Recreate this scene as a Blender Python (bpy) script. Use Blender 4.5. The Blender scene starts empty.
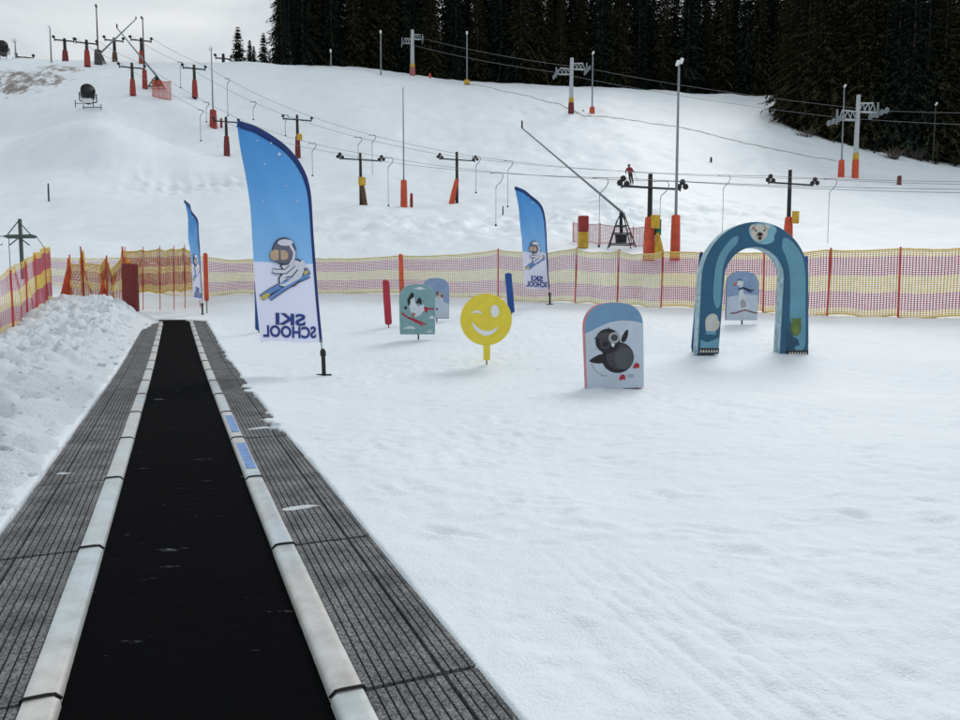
import bpy, bmesh, math, random
import numpy as np
from mathutils import Vector, Matrix

random.seed(7)
rng = np.random.default_rng(7)
S = bpy.context.scene
C = S.collection
R = math.radians

# ------------------------------------------------------------------ camera
CAMZ, F, HOR = 1.15, 721.0, 305.0
TH = math.atan((360 - HOR) / F)
cam_d = bpy.data.cameras.new("camera")
cam_d.sensor_width = 36.0
cam_d.lens = F / 960 * 36.0
cam_d.clip_start = 0.05
cam_d.clip_end = 4000
cam = bpy.data.objects.new("camera", cam_d)
cam.location = (0, 0, CAMZ)
cam.rotation_euler = (math.pi / 2 - TH, 0, 0)
C.objects.link(cam)
S.camera = cam

# ------------------------------------------------------------------ sky, sun, exposure
SUN_EL, SUN_AZ = R(38), R(28)          # azimuth from +Y towards +X
w = bpy.data.worlds.new("World"); S.world = w; w.use_nodes = True
nt = w.node_tree; nt.nodes.clear()
N = nt.nodes.new; L = nt.links.new
sky = N('ShaderNodeTexSky'); sky.sky_type = 'NISHITA'; sky.sun_disc = False
sky.sun_elevation = SUN_EL; sky.sun_rotation = SUN_AZ
b1 = N('ShaderNodeBackground'); b1.inputs[1].default_value = 0.10
L(sky.outputs[0], b1.inputs[0])
tc = N('ShaderNodeTexCoord')
mp = N('ShaderNodeMapping'); mp.inputs['Scale'].default_value = (1.0, 1.0, 3.2)
L(tc.outputs['Generated'], mp.inputs[0])
nz = N('ShaderNodeTexNoise'); nz.inputs['Scale'].default_value = 2.4; nz.inputs['Detail'].default_value = 7
nz.inputs['Roughness'].default_value = 0.55; nz.inputs['Distortion'].default_value = 0.6
L(mp.outputs[0], nz.inputs['Vector'])
cr = N('ShaderNodeValToRGB')
cr.color_ramp.elements[0].position = 0.30; cr.color_ramp.elements[0].color = (0.44, 0.50, 0.545, 1)
cr.color_ramp.elements[1].position = 0.68; cr.color_ramp.elements[1].color = (0.88, 0.905, 0.905, 1)
L(nz.outputs['Fac'], cr.inputs[0])
b2 = N('ShaderNodeBackground'); b2.inputs[1].default_value = 0.85
L(cr.outputs[0], b2.inputs[0])
mx = N('ShaderNodeMixShader'); mx.inputs[0].default_value = 0.93
L(b1.outputs[0], mx.inputs[1]); L(b2.outputs[0], mx.inputs[2])
wo = N('ShaderNodeOutputWorld'); L(mx.outputs[0], wo.inputs[0])

sd = bpy.data.lights.new("sun", 'SUN'); sd.energy = 1.2; sd.angle = R(26); sd.color = (1.0, 0.975, 0.94)
so = bpy.data.objects.new("sun", sd); C.objects.link(so)
sdir = Vector((math.sin(SUN_AZ) * math.cos(SUN_EL), math.cos(SUN_AZ) * math.cos(SUN_EL), math.sin(SUN_EL)))
so.rotation_euler = sdir.to_track_quat('Z', 'Y').to_euler()
so.location = (0, 0, 60)
S.view_settings.view_transform = 'Standard'; S.view_settings.look = 'None'
S.view_settings.exposure = 0.21; S.view_settings.gamma = 1.0; S.view_settings.use_curve_mapping = False

# ------------------------------------------------------------------ pixel rays (photo pixels, 960x720)
def ray(u, v):
    xc, yc = (u - 480) / F, (360 - v) / F
    dy = yc * math.sin(TH) + math.cos(TH)
    dz = yc * math.cos(TH) - math.sin(TH)
    return xc / dy, dz / dy
def P(u, v, Z):
    a, e = ray(u, v)
    return Vector((a * Z, Z, CAMZ + e * Z))
def proj(p):
    x, y, z = p[0], p[1], p[2] - CAMZ
    d = y * math.cos(TH) - z * math.sin(TH)
    up = y * math.sin(TH) + z * math.cos(TH)
    return 480 + F * x / d, 360 - F * up / d

# ------------------------------------------------------------------ noise and interpolation
def hsh(ix, iy, s):
    v = np.sin(ix * 127.1 + iy * 311.7 + s * 74.7) * 43758.5453
    return v - np.floor(v)
def vnoise(x, y, s=0.0):
    ix, iy = np.floor(x), np.floor(y)
    fx, fy = x - ix, y - iy
    fx = fx * fx * fx * (fx * (fx * 6 - 15) + 10); fy = fy * fy * fy * (fy * (fy * 6 - 15) + 10)
    a = hsh(ix, iy, s); b = hsh(ix + 1, iy, s); c = hsh(ix, iy + 1, s); d = hsh(ix + 1, iy + 1, s)
    return (a + (b - a) * fx) * (1 - fy) + (c + (d - c) * fx) * fy - 0.5
def fbm(x, y, o=4, s=0.0, g=0.5):
    r = 0; A = 1.0
    for i in range(o):
        c, sn = math.cos(i * 1.1 + .4), math.sin(i * 1.1 + .4)
        r = r + A * vnoise((x * c - y * sn) * 2 ** i, (x * sn + y * c) * 2 ** i, s + i * 3.1)
        A *= g
    return r
def sstep(a, b, x):
    t = np.clip((x - a) / (b - a), 0, 1)
    return t * t * (3 - 2 * t)
def pchip(xk, yk, x):
    xk = np.asarray(xk, float); yk = np.asarray(yk, float); x = np.clip(np.asarray(x, float), xk[0], xk[-1])
    h = np.diff(xk); dl = np.diff(yk) / h
    m = np.zeros_like(yk); m[0] = dl[0]; m[-1] = dl[-1]
    for i in range(1, len(xk) - 1):
        if dl[i - 1] * dl[i] > 0:
            w1 = 2 * h[i] + h[i - 1]; w2 = h[i] + 2 * h[i - 1]
            m[i] = (w1 + w2) / (w1 / dl[i - 1] + w2 / dl[i])
    i = np.clip(np.searchsorted(xk, x, side='right') - 1, 0, len(h) - 1)
    t = (x - xk[i]) / h[i]
    return ((1 + 2 * t) * (1 - t) ** 2 * yk[i] + t * (1 - t) ** 2 * h[i] * m[i]
            + t * t * (3 - 2 * t) * yk[i + 1] + t * t * (t - 1) * h[i] * m[i + 1])

# ------------------------------------------------------------------ terrain: surveyed profile per bearing
NEARZ = [8, 10.5, 13, 16, 20, 25]
COLS = [
 (-300, [.02, .05, .10, .20, .75, 1.3], [(33,272),(45,235),(60,182),(80,125),(100,88),(120,60),(135,55),(160,62),(200,75)]),
 (0,    [.02, .05, .10, .20, .75, 1.3], [(33,272),(45,238),(60,194),(69,172),(76,145),(80,139),(85,144),(90,140),(97,111),(118,61),(132,58),(160,64),(200,76)]),
 (95,   [.05, .09, .15, .25, .62, 1.1], [(33,270),(45,236),(60,190),(67,171),(74,126),(77.5,118),(83,124),(88,124),(95,107),(120,66),(135,61),(160,66),(200,76)]),
 (180,  [.09, .15, .22, .38, .58, .90], [(33,269),(45,234),(60,196),(70,180),(77,154),(80.5,147),(86,151),(92,147),(104,103),(122,76),(140,62),(170,66),(205,76)]),
 (240,  [.07, .12, .20, .40, .68, 1.02], [(33,268),(45,230),(60,195),(80,167),(92,152),(110,114),(130,78),(148,62),(175,66),(210,75)]),
 (360,  [.03, .09, .19, .42, .78, 1.2], [(33,264),(45,228),(54,207),(62,197),(80,162),(100,127),(125,92),(150,71),(165,68),(190,73),(220,81)]),
 (457,  [.02, .06, .22, .46, .80, 1.25], [(33,262),(45,232),(60,206),(80,168),(100,136),(130,100),(160,82),(172,80),(200,85),(230,92)]),
 (620,  [.02, .08, .24, .52, .88, 1.35], [(33,254),(45,222),(60,196),(68,183),(90,150),(120,118),(145,99),(165,90),(180,89),(200,93),(240,100)]),
 (780,  [.02, .07, .25, .60, .97, 1.6], [(33,252),(41,237),(60,208),(80,182),(100,158),(130,126),(160,103),(178,98),(200,101),(240,108)]),
 (960,  [.02, .07, .28, .68, 1.05, 1.7], [(33,258),(41,245),(60,218),(80,194),(100,174),(115,163),(140,150),(170,140),(200,136),(240,140)]),
 (1300, [.02, .07, .28, .68, 1.05, 1.7], [(33,262),(60,225),(100,180),(140,155),(200,140),(240,142)]),
]
LZ = np.linspace(math.log(4), math.log(3000), 700)
rows_e, cols_a = [], []
for u, nz_, far in COLS:
    zk, ek = [4.0], [-CAMZ / 4.0]
    for Z, z in zip(NEARZ, nz_): zk.append(Z); ek.append((z - CAMZ) / Z)
    for Z, v in far: zk.append(Z); ek.append(ray(u, v)[1])
    zl = ek[-1] * zk[-1]
    for Z in (330, 500, 900, 3000): zk.append(Z); ek.append(zl / Z)
    rows_e.append(pchip(np.log(zk), ek, LZ)); cols_a.append(ray(u, 250)[0])
rows_e = np.array(rows_e)
AG = np.linspace(cols_a[0], cols_a[-1], 500)
TAB = np.array([pchip(cols_a, rows_e[:, j], AG) for j in range(len(LZ))])      # [nZ, nA]
DX, CX = -0.4216, 0.024                                                         # carpet centre line x = DX*y + CX
CK = ([-6, 1, 2, 3.4, 6.25, 11, 16, 22.5, 27], [0, 0, .005, .02, .07, .17, .37, .70, .95])
def carpet_z(y): return pchip(CK[0], CK[1], y)

def base(x, y):
    x = np.asarray(x, float); y = np.asarray(y, float)
    yy = np.maximum(y, 4.0)
    a = np.clip(x / yy, AG[0], AG[-1]); l = np.clip(np.log(yy), LZ[0], LZ[-1])
    fi = (l - LZ[0]) / (LZ[1] - LZ[0]); fj = (a - AG[0]) / (AG[1] - AG[0])
    i = np.clip(fi.astype(int), 0, len(LZ) - 2); j = np.clip(fj.astype(int), 0, len(AG) - 2)
    ti, tj = fi - i, fj - j
    e = (TAB[i, j] * (1 - ti) + TAB[i + 1, j] * ti) * (1 - tj) + (TAB[i, j + 1] * (1 - ti) + TAB[i + 1, j + 1] * ti) * tj
    return CAMZ + e * yy
foot = []
for k in range(320):
    Z = 3.2 + 12 * rng.random() ** 1.2
    foot.append((rng.uniform(-.28, .75) * Z, Z, rng.uniform(.05, .16), rng.uniform(.03, .07), rng.uniform(.006, .019), rng.uniform(-.5, .5)))
SK0, SK1 = P(575, 552, 1), P(815, 716, 1)
def gpt0(u, v):
    a, e = ray(u, v); y = -CAMZ / e
    return a * y, y
(skx0, sky0), (skx1, sky1) = gpt0(572, 548), gpt0(812, 716)
def ground(x, y, fine=True):
    x = np.asarray(x, float); y = np.asarray(y, float)
    z = base(x, y)
    # beside the carpet the snow follows the carpet
    t = x - (DX * y + CX)
    zc = carpet_z(np.clip(y, -6, 27))
    near = (1 - sstep(1.2, 3.0, np.abs(t))) * (1 - sstep(23.5, 26, y))
    z = z * (1 - near) + zc * near
    if fine:
        hill = sstep(24, 45, y)
        z = z + hill * (fbm(x * .12, y * .07, 4, 3) * .6 + fbm(x * .45, y * .28, 3, 8) * .16) * (1 - sstep(300, 500, y))
        # churned snow along the drag-lift tracks
        tr = np.exp(-((y - 47 - .25 * x) / 7.0) ** 2) * sstep(-18, -6, x) * (1 - sstep(20, 30, x))
        z = z + tr * fbm(x * .9, y * .6, 3, 12) * .36
        tr2 = np.exp(-((x + 25.5) / 6.0) ** 2 - ((y - 67) / 5.0) ** 2)
        z = z + tr2 * (fbm(x * .8 + y * .5, y * .35, 3, 14) * .7 + .10 * np.sin(x * 5 + y * 2))
        n = (1 - sstep(20, 40, y))
        z = z + n * (fbm(x * .5, y * .5, 3, 20) * .035 * sstep(2.5, 6, y) + fbm(x * 2.3, y * 2.3, 3, 21) * .016)
        rough = sstep(-.05, .25, fbm(x * .55, y * .8, 2, 33))
        z = z + n * (fbm(x * 8, y * 8, 2, 22) * (.006 + .020 * rough))
        for fx, fy, ra, rb, dp, an in foot:
            c, s_ = math.cos(an), math.sin(an)
            m = (np.abs(x - fx) < .6) & (np.abs(y - fy) < .6)
            if m.any():
                dx, dy = x[m] - fx, y[m] - fy
                q = ((dx * c + dy * s_) / ra) ** 2 + ((-dx * s_ + dy * c) / rb) ** 2
                z[m] = z[m] - dp * (np.exp(-q) - .45 * np.exp(-((np.sqrt(q) - 1.6) / .5) ** 2))
        # ski tracks running out of the picture
        vx, vy = skx1 - skx0, sky1 - sky0; ln = math.hypot(vx, vy); vx, vy = vx / ln, vy / ln
        m = (np.abs(x - (skx0 + skx1) / 2) < 3) & (y > 1.5) & (y < 7)
        if m.any():
            px_, py_ = x[m] - skx0, y[m] - sky0
            al = px_ * vx + py_ * vy; ac = -px_ * vy + py_ * vx + .03 * np.sin(al * 1.3)
            fd = sstep(-.2, .5, al)
            g = 0
            for o in (-.17, -.09, .02, .10, .19): g = g + np.exp(-((ac - o) / .014) ** 2)
            z[m] = z[m] - fd * .006 * g
    return z, t, zc
def terrain(x, y):
    z, t, zc = ground(x, y)
    ny = sstep(4.8, 6.2, y) * (1 - .6 * sstep(8.5, 10.5, y)) * (1 - sstep(15, 19, y))
    edge_r = .885 - ny * (.02 + .30 * np.clip(vnoise(x * 0 + 1.5, y * 1.2, 4) + .8 * vnoise(x * 0.6, y * 4.5, 5) + .5 * vnoise(x * 2, y * 14, 6) + .02, 0, 1))
    edge_l = .93
    inside = np.where(t > 0, sstep(edge_r + .02, edge_r - .03, t), sstep(edge_l + .02, edge_l - .03, -t))
    inside = inside * (1 - sstep(22.35, 22.5, y + .42 * t)) 
    lip = zc + .012 + .02 * vnoise(x * 4, y * 4, 9)
    at = np.exp(-((np.abs(t) - .87) / .22) ** 2) * (1 - sstep(21, 23, y))
    z = z * (1 - at) + lip * at
    return z * (1 - inside) + (zc - .14) * inside
def tz(x, y):
    return float(base(np.array([x]), np.array([y]))[0])
def tzf(x, y):
    return float(terrain(np.array([float(x)]), np.array([float(y)]))[0])
def G(u, v, y0=5.0, y1=230.0):
    a, e = ray(u, v)
    ys = np.exp(np.linspace(math.log(y0), math.log(y1), 2500))
    d = base(a * ys, ys) - (CAMZ + e * ys)
    k = np.argmax(d >= 0) if (d >= 0).any() else int(np.argmax(d / ys))
    y = float(ys[k])
    return Vector((a * y, y, tz(a * y, y)))

# ------------------------------------------------------------------ materials
MATS = {}
def mat(name, col, rough=.6, var=.12, scale=8.0, bump=0.0, bscale=60.0, metal=0.0, transl=0.0, spec=.4):
    if name in MATS: return MATS[name]
    m = bpy.data.materials.new(name); m.use_nodes = True
    t = m.node_tree; nd = t.nodes; lk = t.links
    b = nd['Principled BSDF']; out = nd['Material Output']
    b.inputs['Roughness'].default_value = rough; b.inputs['Metallic'].default_value = metal
    b.inputs['Specular IOR Level'].default_value = spec
    co = nd.new('ShaderNodeTexCoord')
    n = nd.new('ShaderNodeTexNoise'); n.inputs['Scale'].default_value = scale; n.inputs['Detail'].default_value = 5
    lk.new(co.outputs['Object'], n.inputs['Vector'])
    r = nd.new('ShaderNodeValToRGB')
    r.color_ramp.elements[0].position = .3; r.color_ramp.elements[1].position = .7
    r.color_ramp.elements[0].color = tuple(c * (1 - var) for c in col) + (1,)
    r.color_ramp.elements[1].color = tuple(min(1, c * (1 + var)) for c in col) + (1,)
    lk.new(n.outputs['Fac'], r.inputs[0]); lk.new(r.outputs[0], b.inputs['Base Color'])
    if bump:
        n2 = nd.new('ShaderNodeTexNoise'); n2.inputs['Scale'].default_value = bscale; n2.inputs['Detail'].default_value = 4
        lk.new(co.outputs['Object'], n2.inputs['Vector'])
        bp = nd.new('ShaderNodeBump'); bp.inputs['Strength'].default_value = bump; bp.inputs['Distance'].default_value = .02
        lk.new(n2.outputs['Fac'], bp.inputs['Height']); lk.new(bp.outputs[0], b.inputs['Normal'])
    if transl:
        tr = nd.new('ShaderNodeBsdfTranslucent'); lk.new(r.outputs[0], tr.inputs[0])
        ms = nd.new('ShaderNodeMixShader'); ms.inputs[0].default_value = transl
        lk.new(b.outputs[0], ms.inputs[1]); lk.new(tr.outputs[0], ms.inputs[2]); lk.new(ms.outputs[0], out.inputs[0])
    MATS[name] = m
    return m

def snow_material(name, dirt=None, lumpy=False):
    m = bpy.data.materials.new(name); m.use_nodes = True
    t = m.node_tree; nd = t.nodes; lk = t.links
    b = nd['Principled BSDF']
    b.inputs['Roughness'].default_value = .55; b.inputs['Specular IOR Level'].default_value = .25
    geo = nd.new('ShaderNodeNewGeometry')
    def noise(sc, det=5, ro=.55, vec=None):
        n = nd.new('ShaderNodeTexNoise'); n.inputs['Scale'].default_value = sc; n.inputs['Detail'].default_value = det
        n.inputs['Roughness'].default_value = ro
        lk.new(vec or geo.outputs['Position'], n.inputs['Vector']); return n
    n1 = noise(.35, 6, .6)
    r = nd.new('ShaderNodeValToRGB')
    r.color_ramp.elements[0].position = .35; r.color_ramp.elements[1].position = .65
    r.color_ramp.elements[0].color = (.765, .825, .88, 1); r.color_ramp.elements[1].color = (.82, .87, .915, 1)
    lk.new(n1.outputs['Fac'], r.inputs[0])
    n3 = noise(26, 5, .75)
    r3 = nd.new('ShaderNodeValToRGB'); r3.color_ramp.elements[0].position = .25; r3.color_ramp.elements[1].position = .42
    r3.color_ramp.elements[0].color = (.78, .82, .855, 1); r3.color_ramp.elements[1].color = (1, 1, 1, 1)
    lk.new(n3.outputs['Fac'], r3.inputs[0])
    mu = nd.new('ShaderNodeMix'); mu.data_type = 'RGBA'; mu.blend_type = 'MULTIPLY'; mu.inputs['Factor'].default_value = 1
    lk.new(r.outputs[0], mu.inputs['A']); lk.new(r3.outputs[0], mu.inputs['B'])
    col = mu.outputs['Result']
    for (c, rad, thr, dc) in (dirt or []):
        vm = nd.new('ShaderNodeVectorMath'); vm.operation = 'DISTANCE'; vm.inputs[1].default_value = c
        lk.new(geo.outputs['Position'], vm.inputs[0])
        mr = nd.new('ShaderNodeMapRange'); mr.inputs['From Min'].default_value = rad; mr.inputs['From Max'].default_value = rad * .2
        lk.new(vm.outputs['Value'], mr.inputs['Value'])
        mp = nd.new('ShaderNodeMapping'); mp.inputs['Scale'].default_value = (.9, .5, .5); mp.inputs['Rotation'].default_value = (0, .5, .9)
        lk.new(geo.outputs['Position'], mp.inputs[0])
        dn = noise(.9, 7, .72, mp.outputs[0])
        ad = nd.new('ShaderNodeMath'); ad.operation = 'MULTIPLY'
        lk.new(dn.outputs['Fac'], ad.inputs[0]); lk.new(mr.outputs[0], ad.inputs[1])
        rr = nd.new('ShaderNodeMapRange'); rr.inputs['From Min'].default_value = thr; rr.inputs['From Max'].default_value = thr + .12
        rr.inputs['To Max'].default_value = .9
        lk.new(ad.outputs[0], rr.inputs['Value'])
        mi = nd.new('ShaderNodeMix'); mi.data_type = 'RGBA'
        lk.new(rr.outputs[0], mi.inputs['Factor']); lk.new(col, mi.inputs['A']); mi.inputs['B'].default_value = dc + (1,)
        col = mi.outputs['Result']
    lk.new(col, b.inputs['Base Color'])
    # relief: crust, crumbs and wind ripple
    na = noise(14, 5, .65); nb = noise(90, 3, .6); ncn = noise(1.6, 5, .6)
    s1 = nd.new('ShaderNodeMath'); s1.operation = 'MULTIPLY_ADD'; s1.inputs[1].default_value = .7
    lk.new(nb.outputs['Fac'], s1.inputs[0]); lk.new(na.outputs['Fac'], s1.inputs[2])
    s2 = nd.new('ShaderNodeMath'); s2.operation = 'MULTIPLY_ADD'; s2.inputs[1].default_value = 3.0
    lk.new(ncn.outputs['Fac'], s2.inputs[0]); lk.new(s1.outputs[0], s2.inputs[2])
    bp = nd.new('ShaderNodeBump'); bp.inputs['Strength'].default_value = .45 if not lumpy else .9; bp.inputs['Distance'].default_value = .035
    lk.new(s2.outputs[0], bp.inputs['Height']); lk.new(bp.outputs[0], b.inputs['Normal'])
    return m

# ------------------------------------------------------------------ mesh builder
class MB:
    def __init__(s): s.v = []; s.f = []; s.m = []; s.sm = []
    def add(s, vs, fs, mi=0, smooth=False):
        o = len(s.v); s.v += [tuple(p) for p in vs]
        for f in fs: s.f.append(tuple(o + i for i in f)); s.m.append(mi); s.sm.append(smooth)
        return s
    def box(s, c, d, mi=0, rot=None):
        vs = []
        for sx in (-.5, .5):
            for sy in (-.5, .5):
                for sz in (-.5, .5):
                    p = Vector((sx * d[0], sy * d[1], sz * d[2]))
                    if rot is not None: p = rot @ p
                    vs.append(p + Vector(c))
        return s.add(vs, [(0, 1, 3, 2), (4, 6, 7, 5), (0, 4, 5, 1), (2, 3, 7, 6), (0, 2, 6, 4), (1, 5, 7, 3)], mi)
    def tube(s, pts, r, n=8, mi=0, cap=True, smooth=True):
        pts = [Vector(p) for p in pts]; k = len(pts)
        rs = r if isinstance(r, (list, tuple)) else [r] * k
        vs = []; ref = None
        for i, p in enumerate(pts):
            d = (pts[min(i + 1, k - 1)] - pts[max(i - 1, 0)])
            if d.length < 1e-9: d = Vector((0, 0, 1))
            d.normalize()
            if ref is None:
                ref = Vector((1, 0, 0)) if abs(d.x) < .8 else Vector((0, 1, 0))
            a = (ref - d * ref.dot(d)).normalized(); b = d.cross(a); ref = a
            for j in range(n):
                q = 2 * math.pi * (j + .5) / n
                vs.append(p + (a * math.cos(q) + b * math.sin(q)) * rs[i])
        fs = []
        for i in range(k - 1):
            for j in range(n):
                fs.append((i * n + j, i * n + (j + 1) % n, (i + 1) * n + (j + 1) % n, (i + 1) * n + j))
        s.add(vs, fs, mi, smooth)
        if cap:
            o = len(s.v) - len(vs)
            s.f += [tuple(o + j for j in reversed(range(n))), tuple(o + (k - 1) * n + j for j in range(n))]
            s.m += [mi, mi]; s.sm += [False, False]
        return s
    def prism(s, poly, y0, y1, mi=0, side_mi=None):
        n = len(poly)
        vs = [(p[0], y0, p[1]) for p in poly] + [(p[0], y1, p[1]) for p in poly]
        s.add(vs, [tuple(range(n)), tuple(reversed(range(n, 2 * n)))], mi)
        o = len(s.v) - 2 * n
        for j in range(n):
            s.f.append((o + j, o + n + j, o + n + (j + 1) % n, o + (j + 1) % n)); s.m.append(mi if side_mi is None else side_mi); s.sm.append(False)
        return s
    def sheet(s, poly, y, mi=0):
        return s.add([(p[0], y, p[1]) for p in poly], [tuple(range(len(poly)))], mi)
    def mesh(s, name, mats):
        me = bpy.data.meshes.new(name); me.from_pydata(s.v, [], s.f)
        for m in (mats if isinstance(mats, (list, tuple)) else [mats]): me.materials.append(m)
        me.polygons.foreach_set('material_index', s.m); me.polygons.foreach_set('use_smooth', s.sm)
        me.update(); return me
    def build(s, name, mats, parent=None, bevel=0, solid=0):
        o = bpy.data.objects.new(name, s.mesh(name, mats)); C.objects.link(o)
        if parent: o.parent = parent
        if solid:
            sm_ = o.modifiers.new('solid', 'SOLIDIFY'); sm_.thickness = solid; sm_.offset = 0
        if bevel:
            bm_ = o.modifiers.new('bevel', 'BEVEL'); bm_.width = bevel; bm_.segments = 2; bm_.limit_method = 'ANGLE'
        return o
def from_arrays(name, v, f, m, smooth=True):
    me = bpy.data.meshes.new(name)
    v = np.asarray(v, np.float32); f = np.asarray(f, np.int32); k = f.shape[1]
    me.vertices.add(len(v)); me.vertices.foreach_set('co', v.ravel())
    me.loops.add(f.size); me.loops.foreach_set('vertex_index', f.ravel())
    me.polygons.add(len(f)); me.polygons.foreach_set('loop_start', np.arange(0, f.size, k, dtype=np.int32))
    me.polygons.foreach_set('use_smooth', np.full(len(f), smooth))
    me.materials.append(m); me.update(calc_edges=True); me.validate()
    return me
def grid_faces(nr, nc):
    i = np.arange(nr - 1)[:, None] * nc + np.arange(nc - 1)[None, :]
    return np.stack([i, i + 1, i + nc + 1, i + nc], -1).reshape(-1, 4)
def tag(o, label, cat, group=None, kind=None):
    o['label'] = label; o['category'] = cat
    if group: o['group'] = group
    if kind: o['kind'] = kind
    return o
def thing(name, label, cat, loc=(0, 0, 0), rz=0.0, group=None):
    o = bpy.data.objects.new(name, None); o.empty_display_size = .3
    C.objects.link(o); o.location = loc; o.rotation_euler = (0, 0, rz)
    return tag(o, label, cat, group)
def struct(name, me, label=None):
    o = bpy.data.objects.new(name, me); C.objects.link(o); o['kind'] = 'structure'
    if label: o['label'] = label
    return o
def copy_tree(o, parent=None):
    c = o.copy(); C.objects.link(c); c.parent = parent
    for ch in list(o.children): copy_tree(ch, c)
    return c
def ell(cx, cz, rx, rz, n=20, rot=0.0):
    c, s_ = math.cos(rot), math.sin(rot)
    return [(cx + rx * math.cos(t) * c - rz * math.sin(t) * s_, cz + rx * math.cos(t) * s_ + rz * math.sin(t) * c)
            for t in [2 * math.pi * i / n for i in range(n)]]
def smooth(pts, k=4):
    out = []; n = len(pts)
    for i in range(n):
        a, b, c, d = pts[i - 1], pts[i], pts[(i + 1) % n], pts[(i + 2) % n]
        for j in range(k):
            t = j / k
            out.append(tuple(.5 * (2 * b[m] + (c[m] - a[m]) * t + (2 * a[m] - 5 * b[m] + 4 * c[m] - d[m]) * t * t + (3 * b[m] - a[m] - 3 * c[m] + d[m]) * t ** 3) for m in (0, 1)))
    return out
def stroke(pts, wd):
    if not isinstance(wd, (list, tuple)): wd = [wd] * len(pts)
    l, r = [], []
    for i, p in enumerate(pts):
        a = pts[max(i - 1, 0)]; b = pts[min(i + 1, len(pts) - 1)]
        dx, dz = b[0] - a[0], b[1] - a[1]; d = math.hypot(dx, dz) or 1
        l.append((p[0] - dz / d * wd[i] / 2, p[1] + dx / d * wd[i] / 2)); r.append((p[0] + dz / d * wd[i] / 2, p[1] - dx / d * wd[i] / 2))
    return l + r[::-1]

# common materials
BLACK = mat('black_steel', (.012, .013, .015), .5)
DGREY = mat('dark_grey_steel', (.05, .055, .06), .5)
GALV = mat('galvanised_steel', (.22, .25, .27), .5, metal=.3)
LGREY = mat('light_grey_steel', (.42, .45, .47), .5)
ORANGE = mat('orange_padding', (.54, .075, .03), .6, var=.25, scale=3)
REDPAD = mat('red_padding', (.29, .033, .025), .6, var=.3, scale=3)
DKRED = mat('dark_red_padding', (.15, .022, .022), .6, var=.3, scale=3)
YELLOW = mat('yellow_padding', (.55, .33, .03), .6, var=.25, scale=4)
BROWN = mat('brown_padding', (.10, .05, .02), .7, var=.4, scale=4)
WHITE = mat('white_paint', (.78, .80, .80), .5, var=.04)
GREEN = mat('green_plastic', (.02, .16, .10), .6)
POSTRED = mat('red_fence_pole', (.52, .05, .03), .5, var=.2, scale=5)
POSTORG = mat('orange_fence_pole', (.66, .10, .035), .5, var=.2, scale=5)
NETY = mat('yellow_net_cord', (.82, .64, .17), .6, transl=.25)
NETR = mat('red_net_cord', (.58, .15, .21), .6, transl=.25)
NETO = mat('orange_net_cord', (.64, .23, .09), .6, transl=.25)
NETP = mat('faded_pink_net_cord', (.60, .27, .32), .6, transl=.25)
NETC = mat('faded_cream_net_cord', (.78, .69, .33), .6, transl=.25)

# ------------------------------------------------------------------ ground
dpt = G(18, 82); dpt2 = G(62, 68)
SNOW = snow_material('snow', dirt=[(tuple(dpt), 20.0, .43, (.17, .13, .105)), (tuple(dpt2), 9.0, .42, (.22, .17, .13))])
ac = np.concatenate([np.linspace(-2.6, -.85, 40)[:-1], np.linspace(-.85, .85, 640), np.linspace(.85, 2.6, 40)[1:]])
yr = np.concatenate([np.linspace(-70, 0, 24)[:-1], np.linspace(0, 1.7, 20)[:-1],
                     np.exp(np.linspace(math.log(1.7), math.log(32), 480))[:-1],
                     np.exp(np.linspace(math.log(32), math.log(240), 300))[:-1],
                     np.exp(np.linspace(math.log(240), math.log(2500), 40))])
YY, AA = np.meshgrid(yr, ac, indexing='ij')
XX = AA * np.sqrt(YY ** 2 + 2.0 ** 2)
ZZ = terrain(XX.ravel(), YY.ravel())
me = from_arrays('snow_slope', np.stack([XX.ravel(), YY.ravel(), ZZ], -1), grid_faces(len(yr), len(ac)), SNOW)
struct('snow_ground', me, 'groomed snow field rising into the ski hill')

# ploughed snow bank left of the carpet
SNOWB = snow_material('ploughed_snow', lumpy=True)
ty = np.exp(np.linspace(math.log(1.2), math.log(25.5), 420)); tt = np.linspace(0, 1, 200) ** 1.3 * 5.2
YB, TB = np.meshgrid(ty, tt, indexing='ij')
jag = .07 * vnoise(YB * 3, YB * 0, 41) + .05 * vnoise(YB * 9, YB * 0, 42) + .30 * sstep(17, 21, YB)
XB = DX * YB + CX - .885 - TB + jag * (TB < 9) * np.exp(-TB / .5)
zb, tb_, zcb = ground(XB.ravel(), YB.ravel(), False)
zb = zb.reshape(YB.shape); zcb = zcb.reshape(YB.shape)
RK = pchip([0, 3, 6, 12, 17, 20, 22.5, 24, 25.5], [.08, .08, .10, .16, .26, .40, .38, .18, -.1], YB)
fall = 1 - .85 * sstep(1.9, 4.0, TB)
prof = sstep(-.02, .9, TB) * fall
lum = np.abs(fbm(XB * 1.6, YB * 1.6, 3, 51)) * .42 + np.abs(vnoise(XB * 4.3 + YB, YB * 4.3, 52)) * .24 + np.abs(vnoise(XB * 9, YB * 9, 53)) * .13 * (.4 + 1.2 * (vnoise(XB * .8, YB * .8, 57) + .5)) + np.abs(vnoise(XB * 19, YB * 19, 55)) * .05 + fbm(XB * 30, YB * 30, 2, 54) * .012
env = sstep(-.01, .22, TB)
ZB = zb - .03 + prof * RK + env * lum * (.35 + .55 * sstep(0, 1.0, TB)) * (.35 + .65 * fall) + .02 * env
ZB = ZB - .30 * (1 - sstep(0, .03, TB)) - .8 * sstep(4.6, 5.2, TB) - .9 * sstep(24.6, 25.5, YB)
me = from_arrays('snow_bank', np.stack([XB.ravel(), YB.ravel(), ZB.ravel()], -1), grid_faces(len(ty), len(tt))[:, ::-1], SNOWB)
o = struct('snow_bank', me, 'lumpy ploughed snow bank beside the carpet lift')
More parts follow.
